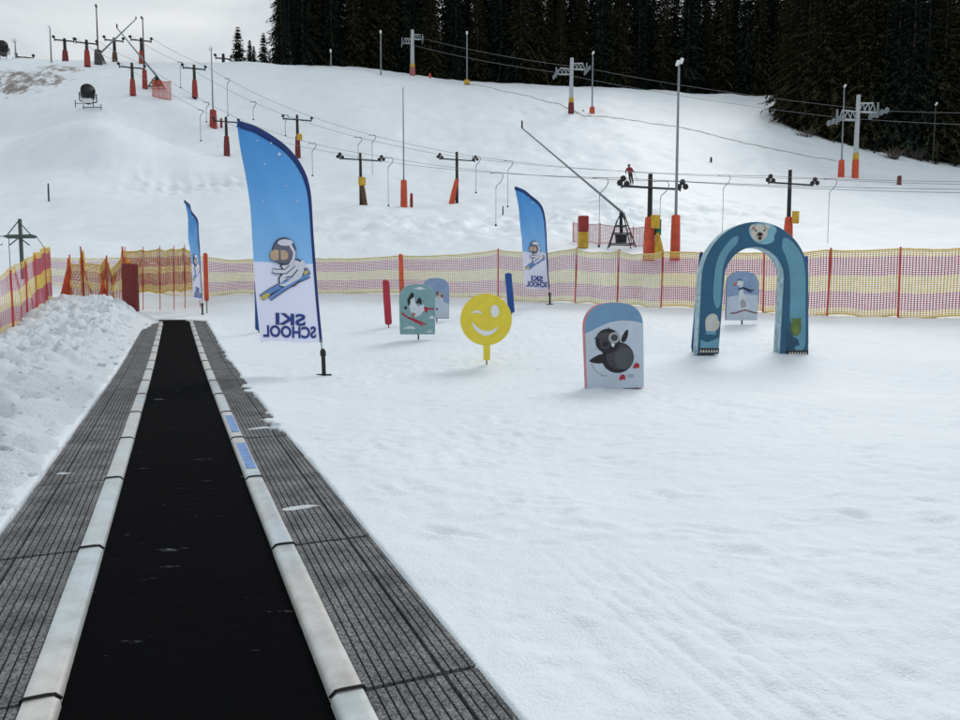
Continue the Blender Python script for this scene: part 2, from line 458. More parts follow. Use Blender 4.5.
ICO = [Vector(p).normalized() for p in ((0, 1, 1.618), (0, -1, 1.618), (0, 1, -1.618), (0, -1, -1.618), (1, 1.618, 0), (-1, 1.618, 0), (1, -1.618, 0), (-1, -1.618, 0), (1.618, 0, 1), (-1.618, 0, 1), (1.618, 0, -1), (-1.618, 0, -1))]
ICF = [(0, 1, 8), (0, 9, 1), (0, 5, 9), (0, 4, 5), (0, 8, 4), (3, 2, 10), (3, 11, 2), (3, 7, 11), (3, 6, 7), (3, 10, 6), (1, 6, 8), (1, 7, 6), (1, 9, 7), (9, 11, 7), (9, 5, 11), (5, 2, 11), (5, 4, 2), (4, 10, 2), (4, 8, 10), (8, 6, 10)]
cl = MB(); rc = random.Random(3)
for _ in range(1500):
    i = int((rc.random() ** .8) * (len(ty) - 30)); j = int(rc.random() ** .7 * (len(tt) - 45)) + 2
    c = Vector((XB[i, j], YB[i, j], ZB[i, j])); r0 = (.016 + .085 * rc.random() ** 3.2) * (.45 + .55 * min(1, c.y / 9)); c.z -= r0 * .3
    sc_ = Vector((rc.uniform(.7, 1.4), rc.uniform(.7, 1.4), rc.uniform(.5, .9))) * r0
    m3 = Matrix.Rotation(rc.uniform(0, 6.28), 3, 'Z') @ Matrix.Rotation(rc.uniform(-.6, .6), 3, 'X')
    cl.add([c + m3 @ Vector((p.x * sc_.x, p.y * sc_.y, p.z * sc_.z)) * rc.uniform(.75, 1.2) for p in ICO], ICF, 0, True)
o = cl.build('snow_clods', SNOWB); o['kind'] = 'stuff'; o['label'] = 'broken snow clods scattered over the ploughed bank'; o['category'] = 'snow clods'
def bank_z(x, y):
    i = int(np.argmin(abs(ty - y))); t = (DX * y + CX - .885) - x
    if t < 0 or t > 5: return tzf(x, y)
    return max(tzf(x, y), float(ZB[i, int(np.argmin(abs(tt - t)))]))

# dirty edge of the upper piste (a bare strip of ground along the cut)
TRK = mat('bare_ground', (.36, .36, .36), .9, var=.4, scale=1.5)
pts = [(468, 84), (500, 91), (530, 98), (560, 106), (585, 117), (620, 119), (660, 123), (700, 131), (740, 142), (780, 152), (820, 159), (838, 163)]
mb = MB(); vs = []
gp = []
for i in range(len(pts) - 1):
    for k in range(8):
        q = k / 8; gp.append(G(pts[i][0] * (1 - q) + pts[i + 1][0] * q, pts[i][1] * (1 - q) + pts[i + 1][1] * q))
for i, p in enumerate(gp):
    d = (gp[min(i + 1, len(gp) - 1)] - gp[max(i - 1, 0)]); d.z = 0; d.normalize(); nn = Vector((-d.y, d.x, 0))
    wdt = .12 + .30 * abs(float(vnoise(np.array([i * .7]), np.array([.5]), 3)[0])) * 2
    for sg in (-1, 0, 1):
        q = p + nn * wdt * sg
        vs.append((q.x, q.y, tzf(q.x, q.y) + (.10 if sg == 0 else -.02)))
fs = []
for i in range(len(gp) - 1):
    for j in range(2): fs.append((i * 3 + j, i * 3 + j + 1, i * 3 + j + 4, i * 3 + j + 3))
mb.add(vs, fs, 0, True)
o = mb.build('path_edge', TRK); o['kind'] = 'structure'

# ------------------------------------------------------------------ carpet lift
DL = math.hypot(DX, 1); dvec = Vector((DX / DL, 1 / DL, 0)); nvec = Vector((1 / DL, -DX / DL, 0))
def CP(s, t, dz=0.0):
    p = Vector((CX, 0, 0)) + dvec * s + nvec * t
    yc = s * dvec.y
    return Vector((p.x, p.y, float(carpet_z(yc)) + dz))
def cframe(s):
    d = (CP(s + .5, 0) - CP(s - .5, 0)).normalized()
    z = nvec.cross(d).normalized()
    return Matrix((nvec, d, z)).transposed()
S0, S1 = -1.0, 24.2
root = thing('carpet_lift', 'conveyor carpet lift with black belt between pale edge covers and ribbed grey mats', 'carpet lift', CP(0, 0))
inv0 = root.location.copy()
# belt material: black rubber with frost scratches
BELT = bpy.data.materials.new('belt_rubber'); BELT.use_nodes = True
t_ = BELT.node_tree; nd = t_.nodes; lk = t_.links; b = nd['Principled BSDF']; b.inputs['Roughness'].default_value = 1.0; b.inputs['Specular IOR Level'].default_value = .03
g_ = nd.new('ShaderNodeTexCoord')
mp_ = nd.new('ShaderNodeMapping'); mp_.inputs['Scale'].default_value = (2.2, 9.0, 1); mp_.inputs['Rotation'].default_value = (0, 0, -.40); lk.new(g_.outputs['Object'], mp_.inputs[0])
n_ = nd.new('ShaderNodeTexNoise'); n_.inputs['Scale'].default_value = 1.3; n_.inputs['Detail'].default_value = 8; n_.inputs['Roughness'].default_value = .68
lk.new(mp_.outputs[0], n_.inputs['Vector'])
rp = nd.new('ShaderNodeValToRGB'); rp.color_ramp.elements[0].position = .645; rp.color_ramp.elements[1].position = .76
rp.color_ramp.elements[0].color = (.0022, .0024, .003, 1); rp.color_ramp.elements[1].color = (.30, .32, .34, 1)
lk.new(n_.outputs['Fac'], rp.inputs[0])
n2 = nd.new('ShaderNodeTexNoise'); n2.inputs['Scale'].default_value = 2.0; n2.inputs['Detail'].default_value = 6; lk.new(g_.outputs['Object'], n2.inputs['Vector'])
ad = nd.new('ShaderNodeMix'); ad.data_type = 'RGBA'; ad.blend_type = 'ADD'; ad.inputs['Factor'].default_value = .002
lk.new(rp.outputs[0], ad.inputs['A']); lk.new(n2.outputs['Fac'], ad.inputs['B']); lk.new(ad.outputs['Result'], b.inputs['Base Color'])
wv = nd.new('ShaderNodeTexNoise'); wv.inputs['Scale'].default_value = 90; lk.new(g_.outputs['Object'], wv.inputs['Vector'])
bp = nd.new('ShaderNodeBump'); bp.inputs['Strength'].default_value = .2; bp.inputs['Distance'].default_value = .004
lk.new(wv.outputs['Fac'], bp.inputs['Height']); lk.new(bp.outputs[0], b.inputs['Normal'])
mb = MB(); vs = []; fs = []; nS = 500
for i in range(nS + 1):
    s_ = S0 + (S1 - S0) * i / nS
    rib = .0015 if i % 2 else 0
    for t in (-.385, -.2, 0, .2, .385): vs.append(CP(s_, t, -.025 + rib) - inv0)
    if i < nS:
        for j in range(4): fs.append((i * 5 + j, i * 5 + j + 1, i * 5 + j + 6, i * 5 + j + 5))
mb.add(vs, fs, 0, False)
mb.build('belt', BELT, root)
# end roller hood
mb = MB(); cs = CP(S1, 0) - inv0; rm = cframe(S1)
mb.box(cs + rm @ Vector((0, .05, -.02)), (1.0, .12, .05), 0, rm)
mb.build('end_plate', DGREY, root, bevel=.01)

MATM = bpy.data.materials.new('ribbed_rubber'); MATM.use_nodes = True
t_ = MATM.node_tree; nd = t_.nodes; lk = t_.links; b = nd['Principled BSDF']; b.inputs['Roughness'].default_value = .8; b.inputs['Specular IOR Level'].default_value = .3
g_ = nd.new('ShaderNodeTexCoord'); oi = nd.new('ShaderNodeObjectInfo')
n_ = nd.new('ShaderNodeTexNoise'); n_.inputs['Scale'].default_value = 130; n_.inputs['Detail'].default_value = 3; lk.new(g_.outputs['Object'], n_.inputs['Vector'])
rp = nd.new('ShaderNodeValToRGB'); rp.color_ramp.elements[0].position = .35; rp.color_ramp.elements[1].position = .72
rp.color_ramp.elements[0].color = (.04, .042, .045, 1); rp.color_ramp.elements[1].color = (.27, .28, .29, 1)
lk.new(n_.outputs['Fac'], rp.inputs[0])
n2 = nd.new('ShaderNodeTexNoise'); n2.inputs['Scale'].default_value = 5; n2.inputs['Detail'].default_value = 6
ob = nd.new('ShaderNodeVectorMath'); ob.operation = 'ADD'; lk.new(g_.outputs['Object'], ob.inputs[0]); lk.new(oi.outputs['Location'], ob.inputs[1])
lk.new(ob.outputs[0], n2.inputs['Vector'])
r2 = nd.new('ShaderNodeMapRange'); r2.inputs['From Min'].default_value = .3; r2.inputs['From Max'].default_value = .75; r2.inputs['To Min'].default_value = .55; r2.inputs['To Max'].default_value = 1.45
lk.new(n2.outputs['Fac'], r2.inputs['Value'])
mu = nd.new('ShaderNodeMix'); mu.data_type = 'RGBA'; mu.blend_type = 'MULTIPLY'; mu.inputs['Factor'].default_value = 1
lk.new(rp.outputs[0], mu.inputs['A']); lk.new(r2.outputs[0], mu.inputs['B']); lk.new(mu.outputs['Result'], b.inputs['Base Color'])
bp = nd.new('ShaderNodeBump'); bp.inputs['Strength'].default_value = .6; bp.inputs['Distance'].default_value = .006
lk.new(n_.outputs['Fac'], bp.inputs['Height']); lk.new(bp.outputs[0], b.inputs['Normal'])

PL = 1.37
def mat_mesh(wid):
    mb = MB(); k = 12; gap = .0065; nb = 15
    wi = wid / k
    mb.box((0, 0, -.033), (wid, PL - .014, .026), 0)
    for r_ in range(k):
        x0 = -wid / 2 + r_ * wi + gap / 2; x1 = x0 + wi - gap
        if r_ == 3: x1 -= .008
        mb.box(((x0 + x1) / 2, 0, -.008), (x1 - x0, PL - .018, .024), 0)
    return mb.mesh('mat', MATM)
MM = mat_mesh(.374)
# pale edge covers with a rounded top
COV = bpy.data.materials.new('edge_cover'); COV.use_nodes = True
t_ = COV.node_tree; nd = t_.nodes; lk = t_.links; b = nd['Principled BSDF']; b.inputs['Roughness'].default_value = .34; b.inputs['Metallic'].default_value = .35
g_ = nd.new('ShaderNodeTexCoord'); oi = nd.new('ShaderNodeObjectInfo')
ob = nd.new('ShaderNodeVectorMath'); ob.operation = 'ADD'; lk.new(g_.outputs['Object'], ob.inputs[0]); lk.new(oi.outputs['Location'], ob.inputs[1])
n_ = nd.new('ShaderNodeTexNoise'); n_.inputs['Scale'].default_value = 7; n_.inputs['Detail'].default_value = 8; n_.inputs['Roughness'].default_value = .7; lk.new(ob.outputs[0], n_.inputs['Vector'])
rp = nd.new('ShaderNodeValToRGB'); rp.color_ramp.elements[0].position = .28; rp.color_ramp.elements[1].position = .62
rp.color_ramp.elements[0].color = (.48, .47, .455, 1); rp.color_ramp.elements[1].color = (.68, .70, .71, 1)
lk.new(n_.outputs['Fac'], rp.inputs[0])
n2 = nd.new('ShaderNodeTexNoise'); n2.inputs['Scale'].default_value = .8; lk.new(ob.outputs[0], n2.inputs['Vector'])
tn = nd.new('ShaderNodeValToRGB'); tn.color_ramp.elements[0].color = (1, .96, .92, 1); tn.color_ramp.elements[1].color = (.88, .97, 1, 1)
tn.color_ramp.elements[0].position = .4; tn.color_ramp.elements[1].position = .6
lk.new(n2.outputs['Fac'], tn.inputs[0])
mu = nd.new('ShaderNodeMix'); mu.data_type = 'RGBA'; mu.blend_type = 'MULTIPLY'; mu.inputs['Factor'].default_value = 1
lk.new(rp.outputs[0], mu.inputs['A']); lk.new(tn.outputs[0], mu.inputs['B']); lk.new(mu.outputs['Result'], b.inputs['Base Color'])
bp = nd.new('ShaderNodeBump'); bp.inputs['Strength'].default_value = .12; bp.inputs['Distance'].default_value = .01; lk.new(n_.outputs['Fac'], bp.inputs['Height']); lk.new(bp.outputs[0], b.inputs['Normal'])
def cover_mesh():
    mb = MB(); sec = [(-.050, -.03), (-.050, .003), (-.046, .007), (-.02, .0085), (.012, .0085), (.030, .007), (.046, -.006), (.049, -.03)]
    ys = [-PL / 2 + .008, -PL / 4, 0, PL / 4, PL / 2 - .008]; vs = []; fs = []; n = len(sec)
    for yv in ys:
        for (x, z) in sec: vs.append((x, yv, z + .0025 * math.sin(yv * 5)))
    for i in range(len(ys) - 1):
        for j in range(n - 1): fs.append((i * n + j, i * n + j + 1, (i + 1) * n + j + 1, (i + 1) * n + j))
    mb.add(vs, fs, 0, True)
    mb.add(vs[:n], [tuple(range(n))[::-1]]); mb.add(vs[-n:], [tuple(range(n))])
    return mb.mesh('edge_cover', COV)
CM = cover_mesh()
mb = MB(); mb.tube([(-.054, .004, -.02), (-.053, .003, .004), (-.046, 0, .010), (-.02, -.003, .012), (.015, -.002, .012), (.034, .003, .008), (.050, .008, -.012)], .0048, 6)
JM = mb.mesh('joint_strap', mat('black_rubber', (.012, .012, .012), .7))
STICK = mat('blue_sticker', (.14, .27, .55), .4, var=.35, scale=14)
for side, ph in ((-1, 1.13), (1, .83)):
    k = 0
    while True:
        s_c = S0 - 1.2 + ph + PL * k; k += 1
        if s_c + PL / 2 > S1: break
        # cover
        def put(me, name, t, dz, yaw=0.0, flip=False, ds=0.0):
            o = bpy.data.objects.new(name, me); C.objects.link(o); o.parent = root
            m3 = cframe(s_c + ds) @ Matrix.Rotation(yaw, 3, 'Z')
            if flip: m3 = m3 @ Matrix.Diagonal((-1, 1, 1))
            o.matrix_local = Matrix.Translation(CP(s_c + ds, t, dz) - inv0) @ m3.to_4x4()
            return o
        c = put(CM, 'edge_cover', side * .413, .004, random.uniform(-.003, .003), side > 0)
        j = put(JM, 'joint_strap', side * .413, .004, 0, side > 0, PL / 2)
        put(MM, 'mat', side * .652, -.004 + random.uniform(-.002, .002), random.uniform(-.002, .002), side > 0)
        if side > 0 and 4.4 < s_c < 6.9:
            mb = MB(); yy = [-.45, -.2, .1, .42]; vs = []
            for yv in yy:
                for x, z in ((-.040, .0095), (-.02, .0110), (.012, .0110), (.026, .0095)): vs.append((x, yv, z + .0025 * math.sin(yv * 5)))
            mb.add(vs, [(i * 4 + q, i * 4 + q + 1, i * 4 + q + 5, i * 4 + q + 4) for i in range(3) for q in range(3)], 0, True)
            mb.build('sticker', STICK, c)
# snow patches lying on the mats
def snow_patch(s_, t, ls, lt, label):
    mb = MB(); n = 12; vs = [CP(s_, t, .016)]; rr = [random.uniform(.3, 1.35) for _ in range(n)]
    for i in range(n):
        q = 2 * math.pi * i / n; vs.append(CP(s_ + ls * math.sin(q) * rr[i] * .6, t + lt * math.cos(q) * rr[i] * .6, .010))
    for i in range(n):
        q = 2 * math.pi * i / n; vs.append(CP(s_ + ls * math.sin(q) * rr[i], t + lt * math.cos(q) * rr[i], .0025))
    fs = [(0, 1 + i, 1 + (i + 1) % n) for i in range(n)] + [(1 + i, 1 + n + i, 1 + n + (i + 1) % n, 1 + (i + 1) % n) for i in range(n)]
    mb.add(vs, fs, 0, True)
    o = mb.build('snow_patch', SNOWB); tag(o, label, 'snow patch', 'snow patches left on the mats')
snow_patch(4.02, .60, .035, .10, 'small white snow streak on the right mat nearest the camera')
snow_patch(5.35, -.74, .03, .07, 'small white snow crumb on the left mat beside the snow bank')
snow_patch(6.55, .66, .03, .14, 'thin white snow streak on the right mat beside a blue sticker')

# ------------------------------------------------------------------ nets and fences
def net_mesh(p0, p1, h0, h1, sag=.05, step=.065, rad=.0042, bands=None, mats=None, skip_bottom=0.0, rows=None, wob=.03, seed=0, gz=None):
    """net between two posts: knotted cords as thin three-sided bars"""
    mb = MB(); Ld = (p1 - p0).length; nx = max(2, int(Ld / step)); ny = rows or int(((h0 + h1) / 2 - skip_bottom) / (step * .78))
    bands = bands or [(.10, 0), (.36, 1), (.62, 0), (.90, 1), (1.01, 0)]
    d = (p1 - p0); d.z = 0; d.normalize(); nn = Vector((-d.y, d.x, 0))
    rnd = random.Random(seed); ph = rnd.uniform(0, 6)
    zcache = {}
    def pt(i, j):
        a, b = i / nx, j / ny
        p = p0.lerp(p1, a)
        if i not in zcache: zcache[i] = gz(p.x, p.y) if gz else p0.z * (1 - a) + p1.z * a
        zb = zcache[i]
        h = h0 * (1 - a) + h1 * a
        bz = .03 + skip_bottom + .04 * math.sin(a * 7 + ph)
        tz_ = h - sag * 4 * a * (1 - a) * (1 + .2 * math.sin(a * 9 + ph))
        off = wob * math.sin(a * math.pi) * (math.sin(a * 8 + b * 3 + ph) + .6 * math.sin(b * 6 + ph * 2))
        return Vector((p.x, p.y, zb + bz + (tz_ - bz) * b)) + nn * off
    grid = [[pt(i, j) for j in range(ny + 1)] for i in range(nx + 1)]
    def bm_(b):
        for lim, mi in bands:
            if b <= lim: return mi
        return bands[-1][1]
    for j in range(ny + 1):
        r = rad * (2.0 if j in (0, ny) else 1.0)
        mb.tube([grid[i][j] for i in range(nx + 1)], r, 3, bm_(j / ny), cap=False, smooth=False)
    for i in range(nx + 1):
        j0 = 0
        while j0 < ny:
            mi = bm_((j0 + .5) / ny); j1 = j0
            while j1 < ny and bm_((j1 + .5) / ny) == mi: j1 += 1
            js = sorted(set([j0, (j0 + j1) // 2, j1]))
            mb.tube([grid[i][j] for j in js], rad, 3, mi, cap=False, smooth=False)
            j0 = j1
    return mb
def fence(label, posts, mats, pole=POSTRED, gz=None, group=None, prad=.025, **kw):
    """posts: list of (point, height, post height above ground or 0 for none, lean)"""
    p0 = posts[0][0].copy()
    root = thing('safety_net_fence', label, 'fence', p0, 0, group)
    for k, (p, h, ph, lean) in enumerate(posts):
        if ph:
            mb = MB(); b_ = p - p0
            tip = b_ + Vector((lean * ph, random.uniform(-.02, .02), ph))
            mb.tube([b_ + Vector((0, 0, -.15)), b_ + Vector((0, 0, .02)), b_.lerp(tip, .5), tip, tip + Vector((0, 0, .02))], [prad, prad, prad, prad, prad * .4], 8)
            mb.build('post', pole, root)
    for k in range(len(posts) - 1):
        a, b_ = posts[k], posts[k + 1]
        g2 = None
        if gz: g2 = lambda x, y: gz(x + p0.x, y + p0.y) - p0.z
        mb = net_mesh(a[0] - p0, b_[0] - p0, a[1], b_[1], seed=k + int(abs(p0.x) * 10), gz=g2, **kw)
        mb.build('net', mats, root)
    return root
def fp(u, vb, vt, Z=None, pole=True, lean=0.0, extra=.04, gz=None):
    p = P(u, vb, Z) if Z else G(u, vb)
    if Z: p.z = (gz or tz)(p.x, p.y)
    e = ray(u, vt)[1]; h = CAMZ + e * p.y - p.z
    return (p, h, (h + extra) if pole else 0, lean)
# long back fence, from behind the snow bank to out of the frame at right
BF = [fp(40, 300, 258, 29, False), fp(120, 300, 258, 28.5, False), fp(205, 301, 257, 28, False)]
fence('faded pink and cream net fence running behind the end of the carpet lift', BF, [NETC, NETP], gz=tzf, step=.075, rad=.0095, wob=.05)
BF = [fp(205, 301, 257, 28, False), fp(270, 301, 258, 28, False), fp(401, 300, 255, 27, False),
      fp(498, 297, 250, 25.6, True), fp(575, 299, 249, 24.2, True, .03), fp(617, 301, 251, 23.3, True, .03), fp(661, 305, 252, 22, True, .02)]
fence('pale pink and yellow net fence sagging across the snow behind the animal boards', BF, [NETC, NETP], gz=tzf, step=.07, rad=.0125, sag=.10, wob=.05)
BF = [fp(661, 305, 252, 22, False), fp(763, 312, 253, 19.9, True, -.01), fp(827, 316, 250, 18.8, True, .02), fp(898, 318, 249, 17.9, True, .0), fp(985, 320, 248, 17.2, True), fp(1120, 324, 246, 16.5, True)]
fence('bright red and yellow striped net fence running behind the blue arch to the right edge', BF, [NETY, NETR], gz=tzf, step=.065, rad=.0125, sag=.03, wob=.03)
# fence along the left of the snow bank
LF = [fp(-60, 385, 312, 14.2), fp(-22, 362, 293, 16.0), fp(14, 342, 272, 17.6), fp(28, 330, 264, 18.8), fp(37, 320, 257, 20.2), fp(47, 310, 250, 23), fp(52, 306, 250, 25)]
fence('red and yellow net fence running up the left side of the snow bank', LF, [NETY, NETR], gz=lambda x, y: tz(x, y) + .12, step=.07, rad=.0074, sag=.06, wob=.05)
# crumpled second layer of nets by the red mat
ob_ = [(.16, 0), (.45, 1), (.62, 0), (.85, 1), (1.01, 0)]
def cp(u, vb, vt, Z): return fp(u, vb, vt, Z, True, random.uniform(-.05, .05), .10, gz=lambda x, y: tzf(x, y))
CF = [cp(72, 303, 258, 24.6), cp(85, 303, 250, 24.2), cp(107, 304, 259, 23.8), cp(124, 304, 250, 23.8)]
fence('crumpled orange and yellow net drooping between bent poles beside the red padded panel', CF, [NETY, NETO], gz=tzf, step=.05, rad=.0105, sag=.42, wob=.16, bands=ob_)
CF = [cp(124, 304, 250, 25.2), cp(143, 304, 250, 25.2), cp(160, 304, 249, 25.4), cp(174, 304, 249, 25.6), cp(185, 304, 248, 25.8), cp(200, 304, 252, 26)]
fence('thick orange and yellow net doubled up behind the narrow flag', CF, [NETY, NETO], gz=tzf, step=.05, rad=.0135, sag=.06, wob=.06, bands=ob_, skip_bottom=.62, prad=.014)
# two wide orange straps of rolled net hanging in the crumpled fence
for (u, vt, vb, du, lab) in ((70, 258, 303, -3, 'rolled orange net leaning by the outermost bent pole'), (107, 262, 302, -2, 'rolled orange net hanging from the pole left of the red panel')):
    p = P(u, vb, 23.9); p.z = bank_z(p.x, p.y) - .05; h = CAMZ + ray(u, vt)[1] * p.y - p.z
    mb = MB(); mb.tube([(-.20, 0, -.02), (-.13, .02, h * .25), (-.06, 0, h * .55), (-.01, .02, h * .8), (0, 0, h)], [.16, .13, .08, .045, .02], 7)
    o = mb.build('rolled_net', ORANGE); o.location = p; tag(o, lab, 'net roll', 'rolled nets')
# red net by the snow lance
def rf(u, vb, vt, Z): return fp(u, vb, vt, Z, True, 0, .05, gz=tzf)
fence('faded red net fence around the snow lance below the red skier', [rf(573, 243, 223, 38), rf(600, 245, 224, 37), rf(633, 247, 228, 36.5), rf(658, 246, 224, 37)],
      [NETP, NETO], gz=tzf, step=.08, rad=.012, sag=.05, wob=.05, bands=[(1.1, 0)])
fence('small torn orange net beside the upper snow lance', [rf(152, 88, 79, 105), rf(160, 89, 80, 105), rf(171, 90, 81, 105)], [ORANGE, NETO], gz=tzf, step=.16, rad=.03, sag=.2, wob=.1, bands=[(1.1, 0)])
# thick orange bars standing in the back fence
def bar(name, u, vb, vt, Z, m, wpx, label, cat, stand=0.0, top_u=None, group=None, rnd=.45):
    p = P(u, vb, Z); p.z = tzf(p.x, p.y)
    h = CAMZ + ray(u, vt)[1] * p.y - p.z; lean = ((top_u or u) - u) * Z / F
    root = thing(name, label, cat, p, 0, group); wd = wpx * Z / F
    z0 = stand * h
    mb = MB(); k = .12
    pts = [(lean * q, 0, z0 + (h - z0) * q) for q in (0, .015, .04, .5, .96, .985, 1)]
    mb.tube(pts, [wd * .3, wd * .42, wd * .5, wd * .5, wd * .5, wd * .42, wd * .3], 10)
    mb.build('pad', m, root)
    mb = MB(); mb.tube([(0, 0, -.2), (0, 0, z0 + .1)], .016, 8); mb.build('spike', DGREY, root)
    return root
BLUEP = mat('blue_foam', (.012, .07, .28), .55, var=.2)
REDF = mat('red_foam', (.42, .025, .05), .55, var=.2)
bar('padded_pole', 207, 312, 253, 24.8, ORANGE, 4.4, 'orange padded pole on a spike right of the narrow flag', 'pole', .2)
bar('fence_pole', 402, 302, 254, 26.6, POSTORG, 4.6, 'thick orange pole in the net fence behind the teal board', 'pole', 0, 401)
bar('slalom_pole', 388.5, 318, 280, 17.8, REDF, 7.2, 'short red foam pole left of the teal skiing board', 'pole', .06, 386)
bar('slalom_pole', 511.5, 309, 273, 20.5, BLUEP, 7.0, 'short blue foam pole right of the yellow smiley', 'pole', .04, 508)
bar('slalom_pole', 258.5, 319, 282, 17.5, BLUEP, 7.0, 'blue foam pole half hidden behind the large flag', 'pole', .04, 259)
bar('slalom_pole', 692.5, 356, 252, 13.5, BLUEP, 3.6, 'tall dark blue pole behind the left leg of the blue arch', 'pole', .02, 699)
bar('slalom_pole', 806.5, 352, 256, 13.7, BLUEP, 3.4, 'tall dark blue pole behind the right leg of the blue arch', 'pole', .02, 803)
# red padded panel
p = P(131, 309, 22.0); zt = CAMZ + ray(131, 264)[1] * 22; zb_ = CAMZ + ray(131, 312)[1] * 22
root = thing('crash_mat', 'dark red padded crash mat standing at the end of the snow bank', 'crash mat', (p.x, p.y, zb_ - .1), R(-22))
hh = zt - zb_ + .1; mb = MB(); mb.prism([(-.26, 0), (.26, 0), (.27, hh), (-.24, hh + .02)], -.10, .10)
mb.build('pad', mat('dark_red_vinyl', (.16, .012, .012), .45, var=.15), root, bevel=.04)
mb = MB(); mb.tube([(-.06, 0, hh - .05), (-.06, 0, hh + .09), (-.06, 0, hh + .15)], [.07, .07, .02], 8); mb.build('pole_tip', mat('orange_tip', (.75, .28, .02), .5), root)

# ------------------------------------------------------------------ flags
NAVY = mat('navy_sleeve', (.012, .035, .17), .6)
FB = bpy.data.materials.new('flag_fabric'); FB.use_nodes = True
t_ = FB.node_tree; nd = t_.nodes; lk = t_.links; b = nd['Principled BSDF']; b.inputs['Roughness'].default_value = .7; b.inputs['Specular IOR Level'].default_value = .2
g_ = nd.new('ShaderNodeTexCoord'); sx = nd.new('ShaderNodeSeparateXYZ'); lk.new(g_.outputs['Object'], sx.inputs[0])
n_ = nd.new('ShaderNodeTexNoise'); n_.inputs['Scale'].default_value = 1.6; n_.inputs['Detail'].default_value = 5; lk.new(g_.outputs['Object'], n_.inputs['Vector'])
ma = nd.new('ShaderNodeMath'); ma.operation = 'MULTIPLY_ADD'; ma.inputs[1].default_value = .5; lk.new(n_.outputs['Fac'], ma.inputs[0]); lk.new(sx.outputs['Z'], ma.inputs[2])
mr = nd.new('ShaderNodeMapRange'); mr.inputs['From Min'].default_value = 1.7; mr.inputs['From Max'].default_value = 3.9; lk.new(ma.outputs[0], mr.inputs['Value'])
rp = nd.new('ShaderNodeValToRGB'); rp.color_ramp.elements[0].position = 0; rp.color_ramp.elements[1].position = 1
rp.color_ramp.elements[0].color = (.26, .52, .84, 1); rp.color_ramp.elements[1].color = (.06, .25, .60, 1)
e_ = rp.color_ramp.elements.new(.5); e_.color = (.14, .38, .75, 1)
lk.new(mr.outputs[0], rp.inputs[0])
# snow hill boundary of the print
n3 = nd.new('ShaderNodeTexNoise'); n3.inputs['Scale'].default_value = .9; lk.new(g_.outputs['Object'], n3.inputs['Vector'])
mh = nd.new('ShaderNodeMath'); mh.operation = 'MULTIPLY_ADD'; mh.inputs[1].default_value = -.10; lk.new(n3.outputs['Fac'], mh.inputs[0]); lk.new(sx.outputs['Z'], mh.inputs[2])
gt = nd.new('ShaderNodeMapRange'); gt.inputs['From Min'].default_value = 1.585; gt.inputs['From Max'].default_value = 1.60; lk.new(mh.outputs[0], gt.inputs['Value'])
mi = nd.new('ShaderNodeMix'); mi.data_type = 'RGBA'; mi.inputs['A'].default_value = (.72, .75, .92, 1)
lk.new(gt.outputs[0], mi.inputs['Factor']); lk.new(rp.outputs[0], mi.inputs['B']); lk.new(mi.outputs['Result'], b.inputs['Base Color'])
tr = nd.new('ShaderNodeBsdfTranslucent'); lk.new(mi.outputs['Result'], tr.inputs[0])
ms = nd.new('ShaderNodeMixShader'); ms.inputs[0].default_value = .5
lk.new(b.outputs[0], ms.inputs[1]); lk.new(tr.outputs[0], ms.inputs[2]); lk.new(ms.outputs[0], nd['Material Output'].inputs[0])

FK = F / 10.5
def fl(u, v): return ((u - 324) / FK, (378 - v) / FK)
POLE = [fl(*q) for q in ((324, 378), (322, 345), (318.5, 300), (315, 240), (313, 200), (310, 183), (304, 169), (293, 155), (278, 143), (262, 134), (243, 127))]
PZ = [q[1] for q in POLE]; PX = [q[0] for q in POLE]
LE = [fl(*q) for q in ((262, 346), (258, 290), (255, 230), (250, 180), (245, 150), (241, 126))]
LZs = [q[1] for q in LE]; LX = [q[0] for q in LE]
ZB0, ZT0 = .49, PZ[-1]
def xr(z): return float(pchip(PZ, PX, z))
def xl(z): return float(pchip(LZs, LX, z))
def wave(x, z): return .045 * math.sin(x * 3.1 + z * 1.3) * min(1, abs(x + .05) * 1.5) + (.026 * math.sin(x * 8 - z * 3.6) + .011 * math.sin(x * 15 + z * 5)) * min(1, max(0, (z - 1.95) / .4))
def flag_cloth(u0, u1, off=0.0, n=14, m=70):
    vs, fs = [], []
    for i in range(m + 1):
        z = ZB0 + (ZT0 - ZB0) * (1 - (1 - i / m) ** 1.5)
        z = min(z, ZT0)
        a, b_ = xl(z), xr(z)
        for j in range(n + 1):
            q = u0 + (u1 - u0) * j / n; x = a + (b_ - a) * q
            dz = .03 * (1 - q) * math.sin(q * 6) * (1 - i / m)
            vs.append((x, wave(x, z) + off, z + dz))
    for i in range(m):
        for j in range(n): fs.append((i * (n + 1) + j, i * (n + 1) + j + 1, (i + 1) * (n + 1) + j + 1, (i + 1) * (n + 1) + j))
    return MB().add(vs, fs, 0, True)
def flag_print(mb, poly, layer, mi=0):
    for sg in (-1, 1):
        off = sg * (.009 + .0035 * layer)
        mb.add([(x, wave(x, z) + off, z) for x, z in poly], [tuple(range(len(poly)))], mi)
def text_mesh(txt, size, bold):
    cu = bpy.data.curves.new('txt', 'FONT'); cu.body = txt; cu.size = size; cu.offset = bold; cu.align_x = 'CENTER'; cu.resolution_u = 4
    ob = bpy.data.objects.new('txt', cu); C.objects.link(ob); bpy.context.view_layer.update()
    m_ = bpy.data.meshes.new_from_object(ob.evaluated_get(bpy.context.evaluated_depsgraph_get()))
    v = [tuple(q.co[:2]) for q in m_.vertices]; f = [tuple(p.vertices) for p in m_.polygons]
    bpy.data.objects.remove(ob); bpy.data.curves.remove(cu); bpy.data.meshes.remove(m_)
    return v, f
INK = mat('print_navy', (.03, .06, .26), .7, var=.05)
